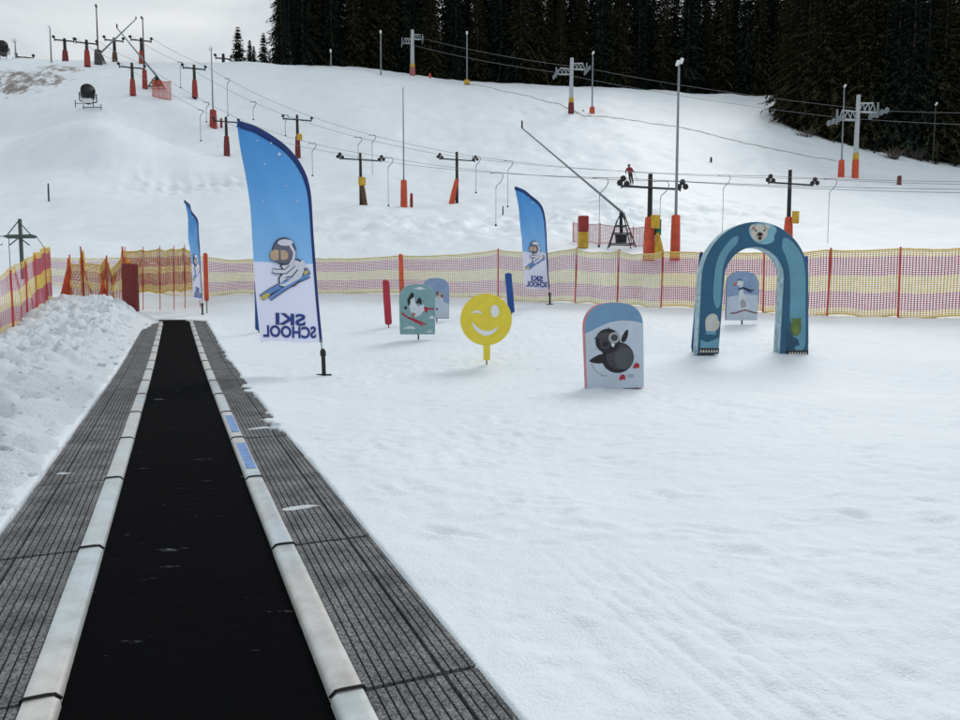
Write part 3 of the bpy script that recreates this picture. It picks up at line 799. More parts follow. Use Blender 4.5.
PW = mat('print_white', (.74, .75, .85), .7, var=.05); PD = mat('print_dark', (.05, .05, .09), .7); PG = mat('print_grey', (.16, .16, .22), .7)
PY = mat('print_yellow', (.62, .50, .12), .7); PB = mat('print_blue', (.16, .30, .62), .7); PO = mat('print_amber', (.58, .42, .28), .7)
def make_flag():
    root = thing('feather_flag', '', 'flag')
    flag_cloth(0, .975).build('banner', FB, root)
    # navy sleeve holding the pole, along the right and the curved top
    mb = MB(); zs = [ZB0 + (ZT0 - ZB0) * (1 - (1 - i / 60) ** 1.8) for i in range(61)]
    pp = [Vector((xr(z), wave(xr(z), z), z)) for z in zs]
    wv_ = []
    sw_ = lambda i: .022 + .06 * float(sstep(18, 50, np.array(float(i))))
    for i, p in enumerate(pp):
        d = (pp[min(i + 1, 60)] - pp[max(i - 1, 0)]); d.y = 0; d.normalize(); nrm = Vector((d.z, 0, -d.x))
        wv_ += [p + nrm * .014 + Vector((0, -.014, 0)), p - nrm * sw_(i) + Vector((0, -.009, 0)), p - nrm * sw_(i) + Vector((0, .009, 0)), p + nrm * .014 + Vector((0, .014, 0))]
    fs = []
    for i in range(60):
        for j in range(4): fs.append((i * 4 + j, i * 4 + (j + 1) % 4, (i + 1) * 4 + (j + 1) % 4, (i + 1) * 4 + j))
    mb.add(wv_, fs, 0, True); mb.build('sleeve', NAVY, root)
    mb = MB(); mb.tube([(0, 0, .2), (xr(.3), 0, .3), (xr(ZB0 + .05), 0, ZB0 + .05)], .013, 8); mb.build('pole', LGREY, root)
    mb = MB(); mb.tube([(0, 0, -.3), (0, 0, .02), (0, 0, .03), (-.005, 0, .28), (-.006, 0, .30), (-.01, 0, .36), (-.012, 0, .40)], [.01, .016, .03, .03, .042, .042, .02], 10)
    mb.tube([(-.11, 0, .015), (.11, 0, .015)], .014, 6); mb.build('ground_spike', BLACK, root)
    # printed skier in helmet and goggles on blue and yellow skis (seen through from the back, so mirrored)
    mb = MB(); q = lambda *a: [fl(u, v) for u, v in a]
    e = lambda u, v, ru, rv, rot=0.0, n=20: ell(*fl(u, v), ru / FK, rv / FK, n, rot)
    def sk(pts, wpx, layer, mi): flag_print(mb, stroke(q(*pts), wpx / FK), layer, mi)
    sk(((264, 300), (272, 294), (288, 285), (304, 277), (311, 273)), 6.2, 1, 1); sk(((264, 300), (272, 294), (288, 285), (304, 277), (311, 273)), 4.6, 2, 5)
    sk(((272, 301), (283, 293), (297, 284), (311, 278)), 4.6, 1, 1); sk(((272, 301), (283, 293), (297, 284), (311, 278)), 3.2, 2, 5)
    flag_print(mb, e(268, 298.5, 5, 2.2, .5), 3, 4); flag_print(mb, e(306, 275.5, 4.5, 2.4, .45), 3, 4)
    flag_print(mb, q((281, 289), (280.5, 280), (286, 274), (282, 268), (291, 260), (302, 262), (308, 272), (304, 281), (297, 288), (289, 290.5)), 3, 1)
    flag_print(mb, q((282.5, 288), (282, 280.5), (287.5, 274), (284, 268.5), (291.5, 261.5), (301, 263.5), (306.5, 272), (303, 280), (296.3, 286.5), (289, 289)), 4, 0)
    sk(((296, 267), (288, 274), (279, 274), (275, 273)), 5.0, 5, 1); sk(((296, 267), (288, 274), (279, 274), (275.5, 273)), 3.4, 6, 0)
    flag_print(mb, e(304, 268, 3.2, 5, -.3), 4, 0); sk(((288, 280), (294, 279), (300, 272)), 1.0, 6, 1)
    flag_print(mb, e(286.5, 254, 11.8, 13.8), 5, 1); flag_print(mb, e(286.8, 253.8, 10.6, 12.6), 6, 2)
    flag_print(mb, e(288, 245.5, 7.5, 3.2), 7, 0)
    flag_print(mb, e(282, 258, 9.6, 7.2), 7, 2); flag_print(mb, q((273.5, 255), (277, 252.5), (281.5, 253), (281.5, 262), (277, 263.5), (273.5, 261)), 8, 3); flag_print(mb, q((283.5, 253), (288, 253), (291, 256), (290.5, 261), (287, 263), (283.5, 262)), 8, 3)
    sk(((293, 248), (297, 255), (296, 262), (292, 268)), 2.6, 8, 0)
    mb.build('skier_print', [PW, PD, PG, PO, PY, PB], root)
    # lettering, mirrored
    mb = MB()
    for txt, u, v, wd, hgt in (('SKI', 292, 326, 29, 12), ('SCHOOL', 291, 338.5, 52, 12)):
        vv, ff = text_mesh(txt, 1.0, .035)
        x0 = min(a for a, _ in vv); x1 = max(a for a, _ in vv); y0 = min(b_ for _, b_ in vv); y1 = max(b_ for _, b_ in vv)
        cx, cz = fl(u, v)
        pts = [(cx - (a - (x0 + x1) / 2) / (x1 - x0) * wd / FK, cz + ((b_ - y0) / (y1 - y0) - .1) * hgt / FK) for a, b_ in vv]
        pts = [(x, z + .012 * math.sin(x * 6)) for x, z in pts]
        for sg in (-1, 1): mb.add([(x, wave(x, z) + sg * .011, z) for x, z in pts], ff, 0)
    mb.build('lettering', INK, root)
    # white snowflake dots in the blue
    for u, v, r_ in ((283, 159, 1.5), (275, 148, .8), (268, 168, .7), (290, 190, .6), (262, 146, .6), (300, 205, .7), (266, 205, .6)): 
        mb = MB(); z0, x0 = fl(u, v)[1], fl(u, v)[0]
        mb.tube([(x0, wave(x0, z0) - .012, z0), (x0, wave(x0, z0) + .012, z0)], r_ / FK, 8); mb.build('snowflake_dot', PW, root)
    return root
fg = make_flag()
p = P(324, 378, 10.5); p.z = tzf(p.x, p.y); fg.location = p; fg['label'] = 'large blue and white feather flag standing right of the carpet lift'
fg['group'] = 'feather flags'
f2 = copy_tree(fg); p = P(550, 303, 23.8); p.z = tzf(p.x, p.y); f2.location = p; f2.rotation_euler = (0, R(-.5), R(22)); f2.scale = (1.03,) * 3
f2['label'] = 'blue feather flag standing in front of the net fence behind the yellow smiley'
f3 = copy_tree(fg); p = P(202.5, 314, 24.3); p.z = tzf(p.x, p.y); f3.location = p; f3.rotation_euler = (0, R(1.0), R(91)); f3.scale = (.99,) * 3
f3['label'] = 'narrow edge-on blue flag at the far end of the carpet lift'

# ------------------------------------------------------------------ animal boards
def arch_poly(w0, w1, h, r=None, n=20, shoulder=.55):
    """board outline: straight sides and a rounded top"""
    hw = w1 / 2; zs = h - hw * shoulder * 1.6
    pts = [(-w0 / 2, 0), (w0 / 2, 0)]
    for i in range(n + 1):
        q = math.pi * i / n; c, s_ = math.cos(q), math.sin(q)
        pts.append((hw * math.copysign(abs(c) ** .8, c), zs + (h - zs) * abs(s_) ** .8))
    return pts
def board(label, u, vb, vt, wpx, Z, thick, face, edge, yaw, stake_px=0, lean=0.0, shoulder=.55):
    p = P(u, vb, Z); p.z = tzf(p.x, p.y); k = F / p.y
    root = thing('animal_board', label, 'board', p, yaw)
    lift = stake_px / k; h = (vb - stake_px - vt) / k
    poly = [(x, z + lift) for x, z in arch_poly(wpx / k * .97, wpx / k, h, shoulder=shoulder)]
    mb = MB(); mb.prism(poly, -thick / 2, thick / 2, 0, 1); o = mb.build('panel', [face, edge], root, bevel=.012)
    root.rotation_euler = (0, lean, yaw)
    if stake_px:
        mb = MB(); mb.tube([(.02, 0, -.25), (.02, 0, lift + .15)], .018, 8); mb.build('stake', BLACK, root)
    def q(*pts): return [((a - u) / k, (vb - b_) / k) for a, b_ in pts]
    def el(a, b_, ra, rb, rot=0.0, n=18): return ell((a - u) / k, (vb - b_) / k, ra / k, rb / k, n, rot)
    def st(pts, wd): return stroke(q(*pts), [x / k for x in wd] if isinstance(wd, (list, tuple)) else wd / k)
    pr = MB(); yf = -thick / 2
    def lay(poly, level, mi): pr.sheet(poly, yf - .003 - .002 * level, mi)
    return root, q, el, st, lay, pr, k
def clip_top(poly_fn, vcut): pass
TEAL = mat('board_teal', (.20, .36, .38), .5, var=.08); BBLUE = mat('board_blue', (.16, .30, .47), .5, var=.08); BSNOW = mat('board_snow', (.50, .57, .66), .5, var=.06)
BPALE = mat('board_pale_blue', (.24, .33, .50), .5, var=.1); EDGEW = mat('board_edge_white', (.55, .60, .66), .5); EDGER = mat('board_edge_pink', (.52, .16, .19), .5, var=.2)
EDGED = mat('board_edge_slate', (.12, .13, .20), .5)
BLK = mat('print_black', (.014, .014, .018), .6); CHAR = mat('print_charcoal', (.05, .053, .062), .6, var=.2); BRED = mat('print_red', (.42, .02, .04), .6)
BGRY = mat('print_light_grey', (.36, .36, .37), .6); BBRN = mat('print_brown', (.20, .09, .08), .6); BORG = mat('print_orange', (.50, .14, .08), .6); BNAV = mat('print_deep_navy', (.02, .035, .10), .6)
BWHT = mat('board_white', (.60, .65, .70), .6); BCRM = mat('print_cream', (.55, .52, .46), .6); PNK = mat('print_pink', (.42, .15, .15), .6)

# dark bird board (nearest)
root, q, el, st, lay, pr, k = board('board with a dark grey owl lying on snow, nearest to the camera', 614, 388.5, 302, 60, 9.55, .13, BBLUE, EDGER, R(6), 0, R(-2.0))
snowp = q((585, 388), (643.2, 388), (643.6, 345), (643.6, 324), (633, 321), (622, 320), (610, 321.5), (600, 325), (590, 329.5), (584.4, 332))
lay(snowp, 0, 0)
lay(st(((590, 362), (594, 369), (600, 374), (606, 375)), 1.2), 1, 5); lay(el(630, 376, 3.5, 2.2), 1, 5)
lay(smooth(q((588, 359), (594, 355), (601, 353), (606, 359), (600, 362), (593, 361.5))), 1, 1)          # wing
lay(smooth(q((621, 338), (625, 331), (628, 330), (627.5, 336), (625, 341), (622, 342))), 1, 1)          # far wing
lay(el(617, 357, 16.5, 15.5), 2, 1); lay(el(619, 356, 14, 13), 3, 2); lay(el(623, 358, 10, 11), 4, 3)
lay(el(607, 340, 12.5, 12.3), 5, 1); lay(el(604, 337, 8, 6), 6, 2); lay(q((607, 331), (608, 326), (610, 331)), 6, 1); lay(q((597, 341), (593, 336), (599, 338)), 6, 1)
lay(el(613.5, 337, 5.8, 5.6), 7, 4); lay(el(613.5, 337, 3.6, 3.4), 8, 2); lay(el(604, 343, 5.4, 5.0), 7, 2); lay(el(604.5, 343, 3.2, 2.9), 8, 1)
lay(q((610, 342), (614, 343), (612.5, 346.5), (610.5, 345)), 9, 6)
for a, b_ in ((636, 365.5), (621.5, 376.5)):
    lay(el(a, b_, 2.6, 2.4), 4, 7); lay(el(a - 2, b_ + 1.6, 1.6, 1.6), 5, 7); lay(el(a + 1.6, b_ + 1.5, 1.2, 1.3), 5, 7)
pr.build('print', [BSNOW, BLK, CHAR, mat('print_slate', (.075, .08, .095), .6), BGRY, mat('print_shadow_snow', (.33, .40, .45), .6), BWHT, BRED], root)

# teal board with a striped animal on skis
root, q, el, st, lay, pr, k = board('teal board with a white and black animal on red skis', 417.5, 338, 283, 36, 15.6, .05, TEAL, TEAL, R(3), 5)
lay(q((402, 327), (406, 326), (409, 324.5), (413, 325), (416, 327.5)), 0, 0); lay(q((428, 317), (432, 314), (436, 317.5)), 0, 0); lay(q((413, 287.5), (420, 285.5), (427, 287.5), (420, 288.5)), 0, 0)
lay(q((425, 331), (430, 328.5), (434, 331)), 0, 0)
lay(smooth(q((411, 311), (409, 302), (411, 297), (414, 295), (416, 302), (419, 305), (424, 303), (424, 309), (420, 314), (414, 315))), 1, 1)
lay(q((409, 305), (407.5, 299), (410, 294), (412, 291), (414.5, 293), (414, 296), (411, 298), (410.5, 303)), 2, 2)
lay(q((416, 302), (418, 298), (420, 296), (422, 299), (422, 303), (419, 302)), 2, 2); lay(el(406, 306.5, 1.4, 1.6), 2, 2)
lay(st(((424, 306), (429, 307.5), (434, 307.5)), 1.6), 2, 3); lay(q((425, 306), (428, 307), (427, 312), (425, 310)), 2, 3)
lay(st(((402, 311.5), (408, 316), (415, 319.5), (423, 324)), 1.5), 3, 3); lay(st(((408, 316), (416, 318.5), (426, 323)), 1.2), 3, 3); lay(q((412, 311), (416, 312), (414, 316), (412, 315)), 3, 4)
pr.build('print', [BWHT, BWHT, BLK, BRED, PNK], root)

# blue board behind it
root, q, el, st, lay, pr, k = board('pale blue board with a small grey animal, partly behind the teal board', 436, 324, 280.5, 27, 19.0, .05, BPALE, BPALE, R(2), 3)
lay(q((423, 320), (449, 320), (448.7, 306), (441, 304), (434, 302), (428, 303), (423, 306)), 0, 0)
lay(el(439, 305, 5, 7), 1, 0); lay(el(439.5, 297.5, 4, 3), 2, 1); lay(el(437.5, 296, 1.4, 2), 3, 2); lay(el(442, 298.5, 1.5, 1.6), 3, 2); lay(el(439.5, 299.5, 1.6, 1.2), 4, 3); lay(el(437, 311.5, 1, 1), 3, 4)
pr.build('print', [BSNOW, BGRY, BBRN, BCRM, BLK], root)

# goose on skis seen through the arch
root, q, el, st, lay, pr, k = board('blue board with a white goose in a navy scarf, seen through the arch', 741, 326, 273.3, 33.5, 17.2, .06, BPALE, EDGED, R(5), 4)
lay(q((725, 322), (757, 322), (757.3, 297), (752, 297), (745, 296), (738, 296.5), (731, 298), (725.3, 299)), 0, 0)
lay(smooth(q((737, 311), (736.6, 302), (737.5, 295), (738, 288), (741, 287), (742, 294), (745, 300), (748, 306), (747.5, 311), (742, 312.5))), 1, 1)
lay(q((740, 310.5), (738.5, 304), (741, 300), (744, 303), (745.5, 308)), 2, 2)
lay(el(738.2, 285, 3.6, 3.2), 2, 1); lay(q((735.5, 284), (735, 286.5), (732.5, 288), (731, 287), (732.5, 285)), 3, 3); lay(st(((735.5, 282.5), (738, 281.5), (740, 283)), 1.0), 3, 4)
lay(st(((736.5, 291.5), (741, 289.8), (745, 291), (749, 292.3), (753.5, 291.5)), [1.6, 2.0, 2.0, 1.4, .6]), 3, 4); lay(st(((745, 291.5), (749, 294), (752, 293.5)), [1.6, 1.2, .5]), 3, 4)
lay(st(((729, 315), (735, 314.5), (741, 312.5), (745, 311.5)), 1.3), 3, 5); lay(st(((744, 311.5), (750, 313.5), (756.5, 315)), 1.3), 3, 5)
pr.build('print', [BSNOW, BWHT, BGRY, BORG, BNAV, BBRN], root)

# winking smiley
p = P(487, 362.5, 12.0); p.z = tzf(p.x, p.y); k = F / p.y
SM = mat('smiley_yellow', (.78, .62, .05), .5, var=.06)
root = thing('smiley_sign', 'round yellow winking smiley sign on a stem', 'sign', p, R(2))
def sm_(u, v): return ((u - 487) / k, (362.5 - v) / k)
cx, cz = sm_(486, 317.5); mb = MB(); mb.prism(ell(cx, cz, 25.8 / k, 25.8 / k, 48), -.025, .025); mb.build('face', SM, root, bevel=.006)
mb = MB(); mb.prism([sm_(483.2, 341), sm_(490.2, 341), sm_(490, 358), sm_(483.4, 358)][::-1], -.022, .022); mb.build('stem', SM, root, bevel=.005)
mb = MB(); mb.tube([(-.005, 0, -.2), (-.005, 0, .14)], .012, 8); mb.build('stake', mat('rusty_steel', (.14, .06, .03), .8), root)
mb = MB()
e1 = [sm_(494.8 + 4.3 * math.cos(t), 309 + 6.2 * math.sin(t)) for t in [2 * math.pi * i / 20 for i in range(20)]]
mb.sheet(e1, -.029)
mb.sheet(stroke([sm_(471.3, 311.5), sm_(474, 309.6), sm_(477, 309.2), sm_(480, 310.2), sm_(482, 312)], [.3 / k, 2 / k, 2.4 / k, 2 / k, .3 / k]), -.029)
mo = [sm_(472, 320), sm_(475, 325), sm_(479.5, 329), sm_(485, 331.2), sm_(490, 330.6), sm_(494.5, 328), sm_(497.5, 325)]
mb.sheet(stroke(mo, [.6 / k, 3 / k, 4.2 / k, 4.8 / k, 4.4 / k, 2.8 / k, .6 / k]), -.029)
mb.build('eyes_and_mouth', WHITE, root)

# ------------------------------------------------------------------ foam arch
p = P(754, 355.5, 13.0); p.z = tzf(p.x, p.y) - .01; k = F / p.y
root = thing('foam_arch', 'blue inflatable arch with a polar bear head on top', 'arch', p, R(1.5))
AB = mat('arch_blue', (.022, .105, .19), .5, var=.12, scale=3); AL = mat('arch_light_blue', (.12, .30, .40), .5, var=.1, scale=3)
ASIDE = mat('arch_side', (.34, .50, .56), .5, var=.35, scale=9)
def am(u, v): return ((u - 754) / k, (355.5 - v) / k)
cu, vs_ = 753.5, 281.0
def outer(n=28):
    pts = []
    for i in range(n + 1):
        q = math.pi * i / n; pts.append((cu - math.cos(q) * 54, vs_ - math.sin(q) * 57.5))
    return [(697.5, 355)] + [(698.5, 318)] + pts + [(808.5, 318), (810, 357)]
def inner(n=28):
    pts = []
    for i in range(n + 1):
        q = math.pi * i / n; pts.append((752.5 - math.cos(q) * 30, 280 - math.sin(q) * 31.5))
    return [(718.5, 355)] + [(720.5, 318)] + pts + [(781.5, 318), (780.5, 357)]
ou, inn = outer(), inner(); n = len(ou); D = .30
mb = MB(); vs = []
def ring(lst, y, ins=0.0, other=None):
    r_ = []
    for i, q in enumerate(lst):
        a = am(*q)
        if other: b_ = am(*other[i]); dx, dz = b_[0] - a[0], b_[1] - a[1]; dd = math.hypot(dx, dz); a = (a[0] + dx / dd * ins, a[1] + dz / dd * ins)
        r_.append((a[0], y, a[1]))
    return r_
# cross-section loop: outer-back, outer-front, (rounded) front-outer, front-inner, inner-front, inner-back, ...
loops = [ring(ou, D), ring(ou, .03), ring(ou, .008, .012, inn), ring(ou, 0, .04, inn), ring(inn, 0, .04, ou), ring(inn, .008, .012, ou), ring(inn, .03), ring(inn, D)]
nl = len(loops)
for lp in loops: vs += lp
o0 = mb.add(vs, [], 0)
for li in range(nl):
    a0, b0 = li * n, ((li + 1) % nl) * n
    mi = {0: 1, 1: 0, 2: 0, 3: 0, 4: 0, 5: 0, 6: 1, 7: 0}[li]
    for i in range(n - 1): mb.f.append((a0 + i, a0 + i + 1, b0 + i + 1, b0 + i)); mb.m.append(mi); mb.sm.append(True)
for i in (0, n - 1): mb.f.append(tuple(li * n + i for li in range(nl))); mb.m.append(0); mb.sm.append(False)
mb.build('arch_body', [AB, ASIDE], root)
pr = MB()
def lay(pts, level, mi): pr.sheet([am(*q) for q in pts], -.003 - .002 * level, mi)
def epx(u, v, ru, rv, n=18, rot=0.0): return [(u + ru * math.cos(t) * math.cos(rot) - rv * math.sin(t) * math.sin(rot), v + ru * math.cos(t) * math.sin(rot) + rv * math.sin(t) * math.cos(rot)) for t in [2 * math.pi * i / n for i in range(n)]]
lay(smooth([(715, 309), (711.5, 300), (711.5, 285), (713, 268), (717, 255), (724, 245), (730, 239), (735, 238.5), (733, 246), (726, 254), (721, 266), (719.5, 280), (719.0, 298), (718.2, 306)]), 0, 0)
lay(smooth([(780, 240), (786, 241), (795, 250), (801, 262), (803.5, 280), (804.5, 310), (805.5, 345), (800, 352), (795, 349), (792, 330), (789, 318), (788.5, 290), (787, 272), (783, 258), (779, 249)]), 0, 0)
lay([(699.5, 340), (706, 343), (712, 341), (718, 338), (718, 352), (699, 352)], 0, 0)
lay([(786, 328), (790, 336), (798, 340), (800, 346), (786, 350)], 1, 1)
lay([(698.6, 354.3), (718.3, 354.3), (718.5, 348.8), (698.8, 348.8)], 1, 2); lay([(786, 356.4), (808.8, 356.4), (808.6, 351.2), (786, 351.2)], 1, 2)
for i in range(7):
    lay([(699 + i * 2.7, 353.2), (701.2 + i * 2.7, 353.2), (700.5 + i * 2.7, 350.2), (699.6 + i * 2.7, 350.4)], 2, 4)
    lay([(789 + i * 2.7, 355.4), (791.3 + i * 2.7, 355.4), (790.5 + i * 2.7, 352.6), (789.6 + i * 2.7, 352.8)], 2, 4)
# bear head
lay(smooth([(745, 231), (748, 227), (754, 225), (762, 225), (769, 227), (773, 232), (771, 237), (770, 243), (762, 246), (753, 244), (747, 238)]), 1, 3)
lay(epx(755.5, 234.5, 8.5, 8.3), 2, 4); lay(epx(749, 229.5, 3, 2.8), 2, 4); lay(epx(763, 228.8, 3, 2.8), 2, 4)
lay(epx(756.3, 238, 4, 4), 3, 5); lay(epx(756.3, 236.2, 2.8, 2), 4, 6); lay(epx(756.3, 240, 1.8, 1.6), 4, 6); lay(epx(752, 232.5, .9, 1), 4, 6); lay(epx(760.5, 232.3, .9, 1), 4, 6)
lay(epx(749.3, 229.8, 1.3, 1.2), 3, 7)
# mitten and green critter
lay(smooth([(705, 318), (710, 314.5), (715, 316), (717, 322), (716, 329), (711, 334.5), (705.5, 333), (703.8, 325)]), 2, 8); lay(smooth([(713.5, 327), (716, 322), (718, 322.5), (717.8, 327), (715, 331)]), 3, 4); lay([(704.6, 331.5), (715, 332.5), (714.6, 335.5), (704.8, 335)], 3, 0)
lay(epx(795.5, 328, 5.5, 9), 2, 9); lay([(790.5, 322), (791, 318), (794, 320), (797, 320), (800, 318), (800.5, 323)], 3, 9); lay(epx(795.5, 331, 3.2, 5), 4, 10)
pr.build('print', [AL, mat('arch_deep_blue', (.02, .07, .13), .5), BLK, mat('arch_ice', (.20, .42, .52), .5), BCRM, mat('bear_muzzle', (.45, .38, .34), .6), BLK, PNK, mat('mitten_white', (.52, .53, .50), .6), mat('critter_green', (.10, .17, .04), .6), mat('critter_olive', (.15, .20, .05), .6)], root)

# ------------------------------------------------------------------ drag-lift pylons
def hgt(u, vt, p): return CAMZ + ray(u, vt)[1] * p.y - p.z
PYL = {}
def pylon(key, u, vb, vt, apx, pad, padv, label, Z=None, yaw=18, padw=1.0, lean=0.0, sign=None, arm_v=None, heavy=1.0):
    p = P(u, vb, Z) if Z else G(u, vb)
    p.z = tz(p.x, p.y)
    h = hgt(u, vt, p); k = F / p.y; la = apx / k / math.cos(R(yaw)) / 2
    root = thing('lift_pylon', label, 'lift pylon', p, R(yaw), 'drag lift pylons')
    rp_ = max(.11, .0021 * p.y) * heavy
    za = h - (.5 if arm_v is None else 0); za = hgt(u, arm_v, p) if arm_v else h - .12 * h
    mb = MB(); mb.tube([(0, 0, -.4), (0, 0, h * .5), (0, 0, h)], [rp_, rp_, rp_ * .9], 10); mb.build('post', BLACK, root)
    ra = rp_ * .55
    mb = MB(); mb.tube([(-la, -rp_ * .8, za), (la, -rp_ * .8, za)], ra * .8, 8)
    for sg in (-1, 1):
        mb.tube([(sg * la, -rp_ * .8, za - ra * 1.5), (sg * la, -rp_ * .8, za + ra * 4)], ra * .6, 6)
    mb.build('cross_arm', BLACK, root)
    wr = max(.13, .0020 * p.y)
    for sg in (-1, 1):
        for dx, dz in ((sg * .85, .3), (-sg * .75, .1), (sg * .1, 1.75)) if p.y < 70 else ((sg * .2, .9),):
            mb = MB(); mb.tube([(0, -.05, 0), (0, -.03, 0), (0, .03, 0), (0, .05, 0)], [wr * .9, wr, wr, wr * .9], 12)
            o = mb.build('pulley', BLACK, root); o.location = (sg * la + dx * wr * 1.6, -rp_ * 1.6 - .06, za + dz * wr + ra)
    if pad:
        hp = hgt(u, padv, p); wp = rp_ * 2.0 * padw; mb = MB(); mi = pad
        pts = [(lean, -.0, -.1), (lean * .5, 0, hp * .5), (0, 0, hp * .97), (0, 0, hp)]
        mb.tube(pts, [wp * .98, wp * .9, wp * .72, wp * .6], 8, smooth=False); mb.build('pad', pad, root)
    if sign:
        m_, (u0, v0, u1, v1) = sign
        mb = MB(); cx = ((u0 + u1) / 2 - u) / k; cz = hgt(u, (v0 + v1) / 2, p); mb.box((cx, -rp_ * 2.4 - .1, cz), ((u1 - u0) / k, .12, (v1 - v0) / k)); mb.build('control_box', m_, root, bevel=.02)
    PYL[key] = [root.matrix_basis.copy() if False else (Matrix.Translation(p) @ Matrix.Rotation(R(yaw), 4, 'Z')) @ Vector((sg * la, -rp_ * 1.6 - .06, za + ra + wr * 1.9)) for sg in (-1, 1)]
    return root, p, k, rp_
r_, p_, k_, rp_ = pylon('a1', 649, 259, 174, 62, ORANGE, 217, 'tallest black drag lift pylon with orange pad and yellow box, right of the snow lance', sign=(YELLOW, (646, 216, 655, 229)), arm_v=188, padw=1.25)
mb = MB(); mb.prism([(.05, 0), (.5, 0), (.42, .5), (.22, 1.1), (.12, 1.1)], -.45, -.3); mb.build('yellow_mat', YELLOW, r_, bevel=.03)
mb = MB(); mb.box((.30, -.2, 1.35), (.22, .2, .7)); mb.build('green_box', GREEN, r_, bevel=.03)
pylon('b1', 788, 240, 170, 50, ORANGE, 217, 'black drag lift pylon with yellow box rising behind the blue arch', Z=40, sign=(YELLOW, (787, 212, 794, 224)), arm_v=184, padw=1.2)
pylon('b2', 457, 205, 152, 34, ORANGE, 179, 'black drag lift pylon with a slanted orange pad above the middle of the fence', arm_v=160, lean=-.5, padw=1.0)
pylon('a2', 361, 206, 153, 38, BROWN, 178, 'black drag lift pylon with a brown and yellow pad left of the tall lamp', arm_v=160, sign=(YELLOW, (358, 178, 365, 186)), padw=1.0, lean=.3)
pylon('b3', 298, 160, 115, 25, DKRED, 136, 'black drag lift pylon with yellow box just above the large flag', arm_v=120, sign=(YELLOW, (297, 135, 302, 141)), padw=1.0)
pylon('a3', 227, 156, 117, 21, DKRED, 136, 'drag lift pylon with dark red pad, left of the large flag tip', arm_v=122, padw=1.1)
pylon('b4', 195, 97, 65, 19, REDPAD, 80, 'drag lift pylon with red pad on the upper slope, nearest the spruces', arm_v=69, padw=1.0)
pylon('a4', 133, 95, 63, 21, REDPAD, 79, 'drag lift pylon with red pad below the crest, beside the upper snow lance', arm_v=68, padw=1.0)
pylon('b5', 142, 64, 38, 17, REDPAD, 51, 'drag lift pylon on the crest in front of the crossed lances', arm_v=41, padw=1.0)
pylon('c1', 115, 62, 38, 15, BROWN, 52, 'slim drag lift pylon on the crest behind the crossed lances', arm_v=41, padw=.9)
pylon('a5', 87.5, 66, 40, 17, REDPAD, 50, 'drag lift pylon with red pad on the crest beside the tallest lamp mast', arm_v=43.5, padw=1.0)
pylon('c2', 65.5, 62, 38.5, 16, DKRED, 50, 'drag lift pylon with dark red pad, left one of the crest row', arm_v=41, padw=1.0)
pylon('d1', 26, 66, 57, 13, None, 0, 'top of a drag lift pylon poking over the crest beside the fan gun', Z=142, arm_v=58)
pylon('d2', 223.5, 66, 54, 13, None, 0, 'top of a drag lift pylon poking over the crest beside the small spruces', Z=156, arm_v=59)

# cables
CAB = mat('steel_cable', (.17, .18, .19), .5)
cables = {}
def cable(key, pts, label, rad=.016, sag=.012, group='drag lift cables'):
    p0 = Vector(pts[0]); out = []
    for i in range(len(pts) - 1):
        a, b_ = Vector(pts[i]), Vector(pts[i + 1]); Ld = (b_ - a).length
        for q in range(16):
            t = q / 16; p = a.lerp(b_, t); p.z -= sag * Ld * 4 * t * (1 - t) ; out.append(p)
    out.append(Vector(pts[-1])); cables[key] = out
    mb = MB(); mb.tube([p - p0 for p in out], [max(rad * .75, p.y * .00024) for p in out], 5)
    o = mb.build('lift_cable', CAB); o.location = p0; tag(o, label, 'cable', group)
for k, (sd, nm) in enumerate((('left', 'left'), ('right', 'right'))):
    cable('a%d' % k, [P(1240, 186 + 6 * k, 27)] + [PYL[q][k] for q in ('a1', 'a2', 'a3', 'a4', 'a5')], 'thin drag lift cable over the %s arm ends from the yellow-boxed pylon to the crest' % nm)
    cable('b%d' % k, [P(1240, 178 + 5 * k, 34)] + [PYL[q][k] for q in ('b1', 'b2', 'b3', 'b4', 'b5')], 'thin drag lift cable over the %s arm ends of the pylons leading behind the arch' % nm)
# tow hangers
HM = mat('hanger_tube', (.16, .17, .18), .5)
def hanger(u, key, vb, label):
    cb = cables[key]; best = None
    for i in range(len(cb) - 1):
        ua, ub = proj(cb[i])[0], proj(cb[i + 1])[0]
        if (ua - u) * (ub - u) <= 0: best = cb[i].lerp(cb[i + 1], (u - ua) / (ub - ua + 1e-9)); break
    if best is None: return
    zb_ = CAMZ + ray(u, vb)[1] * best.y; Lh = best.z - zb_
    root = thing('tow_hanger', label, 'tow hanger', best, 0, 'tow hangers on the drag lift cables')
    r = max(.016, best.y * .00042); s_ = random.choice((-1, 1)) * 0 - 1
    c = min(.35, Lh * .2); mb = MB()
    mb.tube([(-.9 * c, 0, -.05 * c), (0, 0, 0), (.9 * c, 0, -.05 * c), (1.1 * c, 0, -.5 * c), (.8 * c, 0, -1.2 * c), (.1 * c, 0, -1.9 * c), (0, 0, -2.3 * c), (0, 0, -2.4 * c)], r * 1.15, 6); mb.build('bow', HM, root)
    mb = MB(); mb.tube([(0, 0, -2.3 * c), (0, 0, -Lh)], r * .8, 6); mb.build('rod', HM, root)
    mb = MB(); mb.tube([(0, 0, -Lh - .02), (0, 0, -Lh), (0, 0, -Lh + .05), (0, 0, -Lh + .12)], [r * 2, r * 3.6, r * 3.6, r], 8); mb.build('seat_disc', BLACK, root)
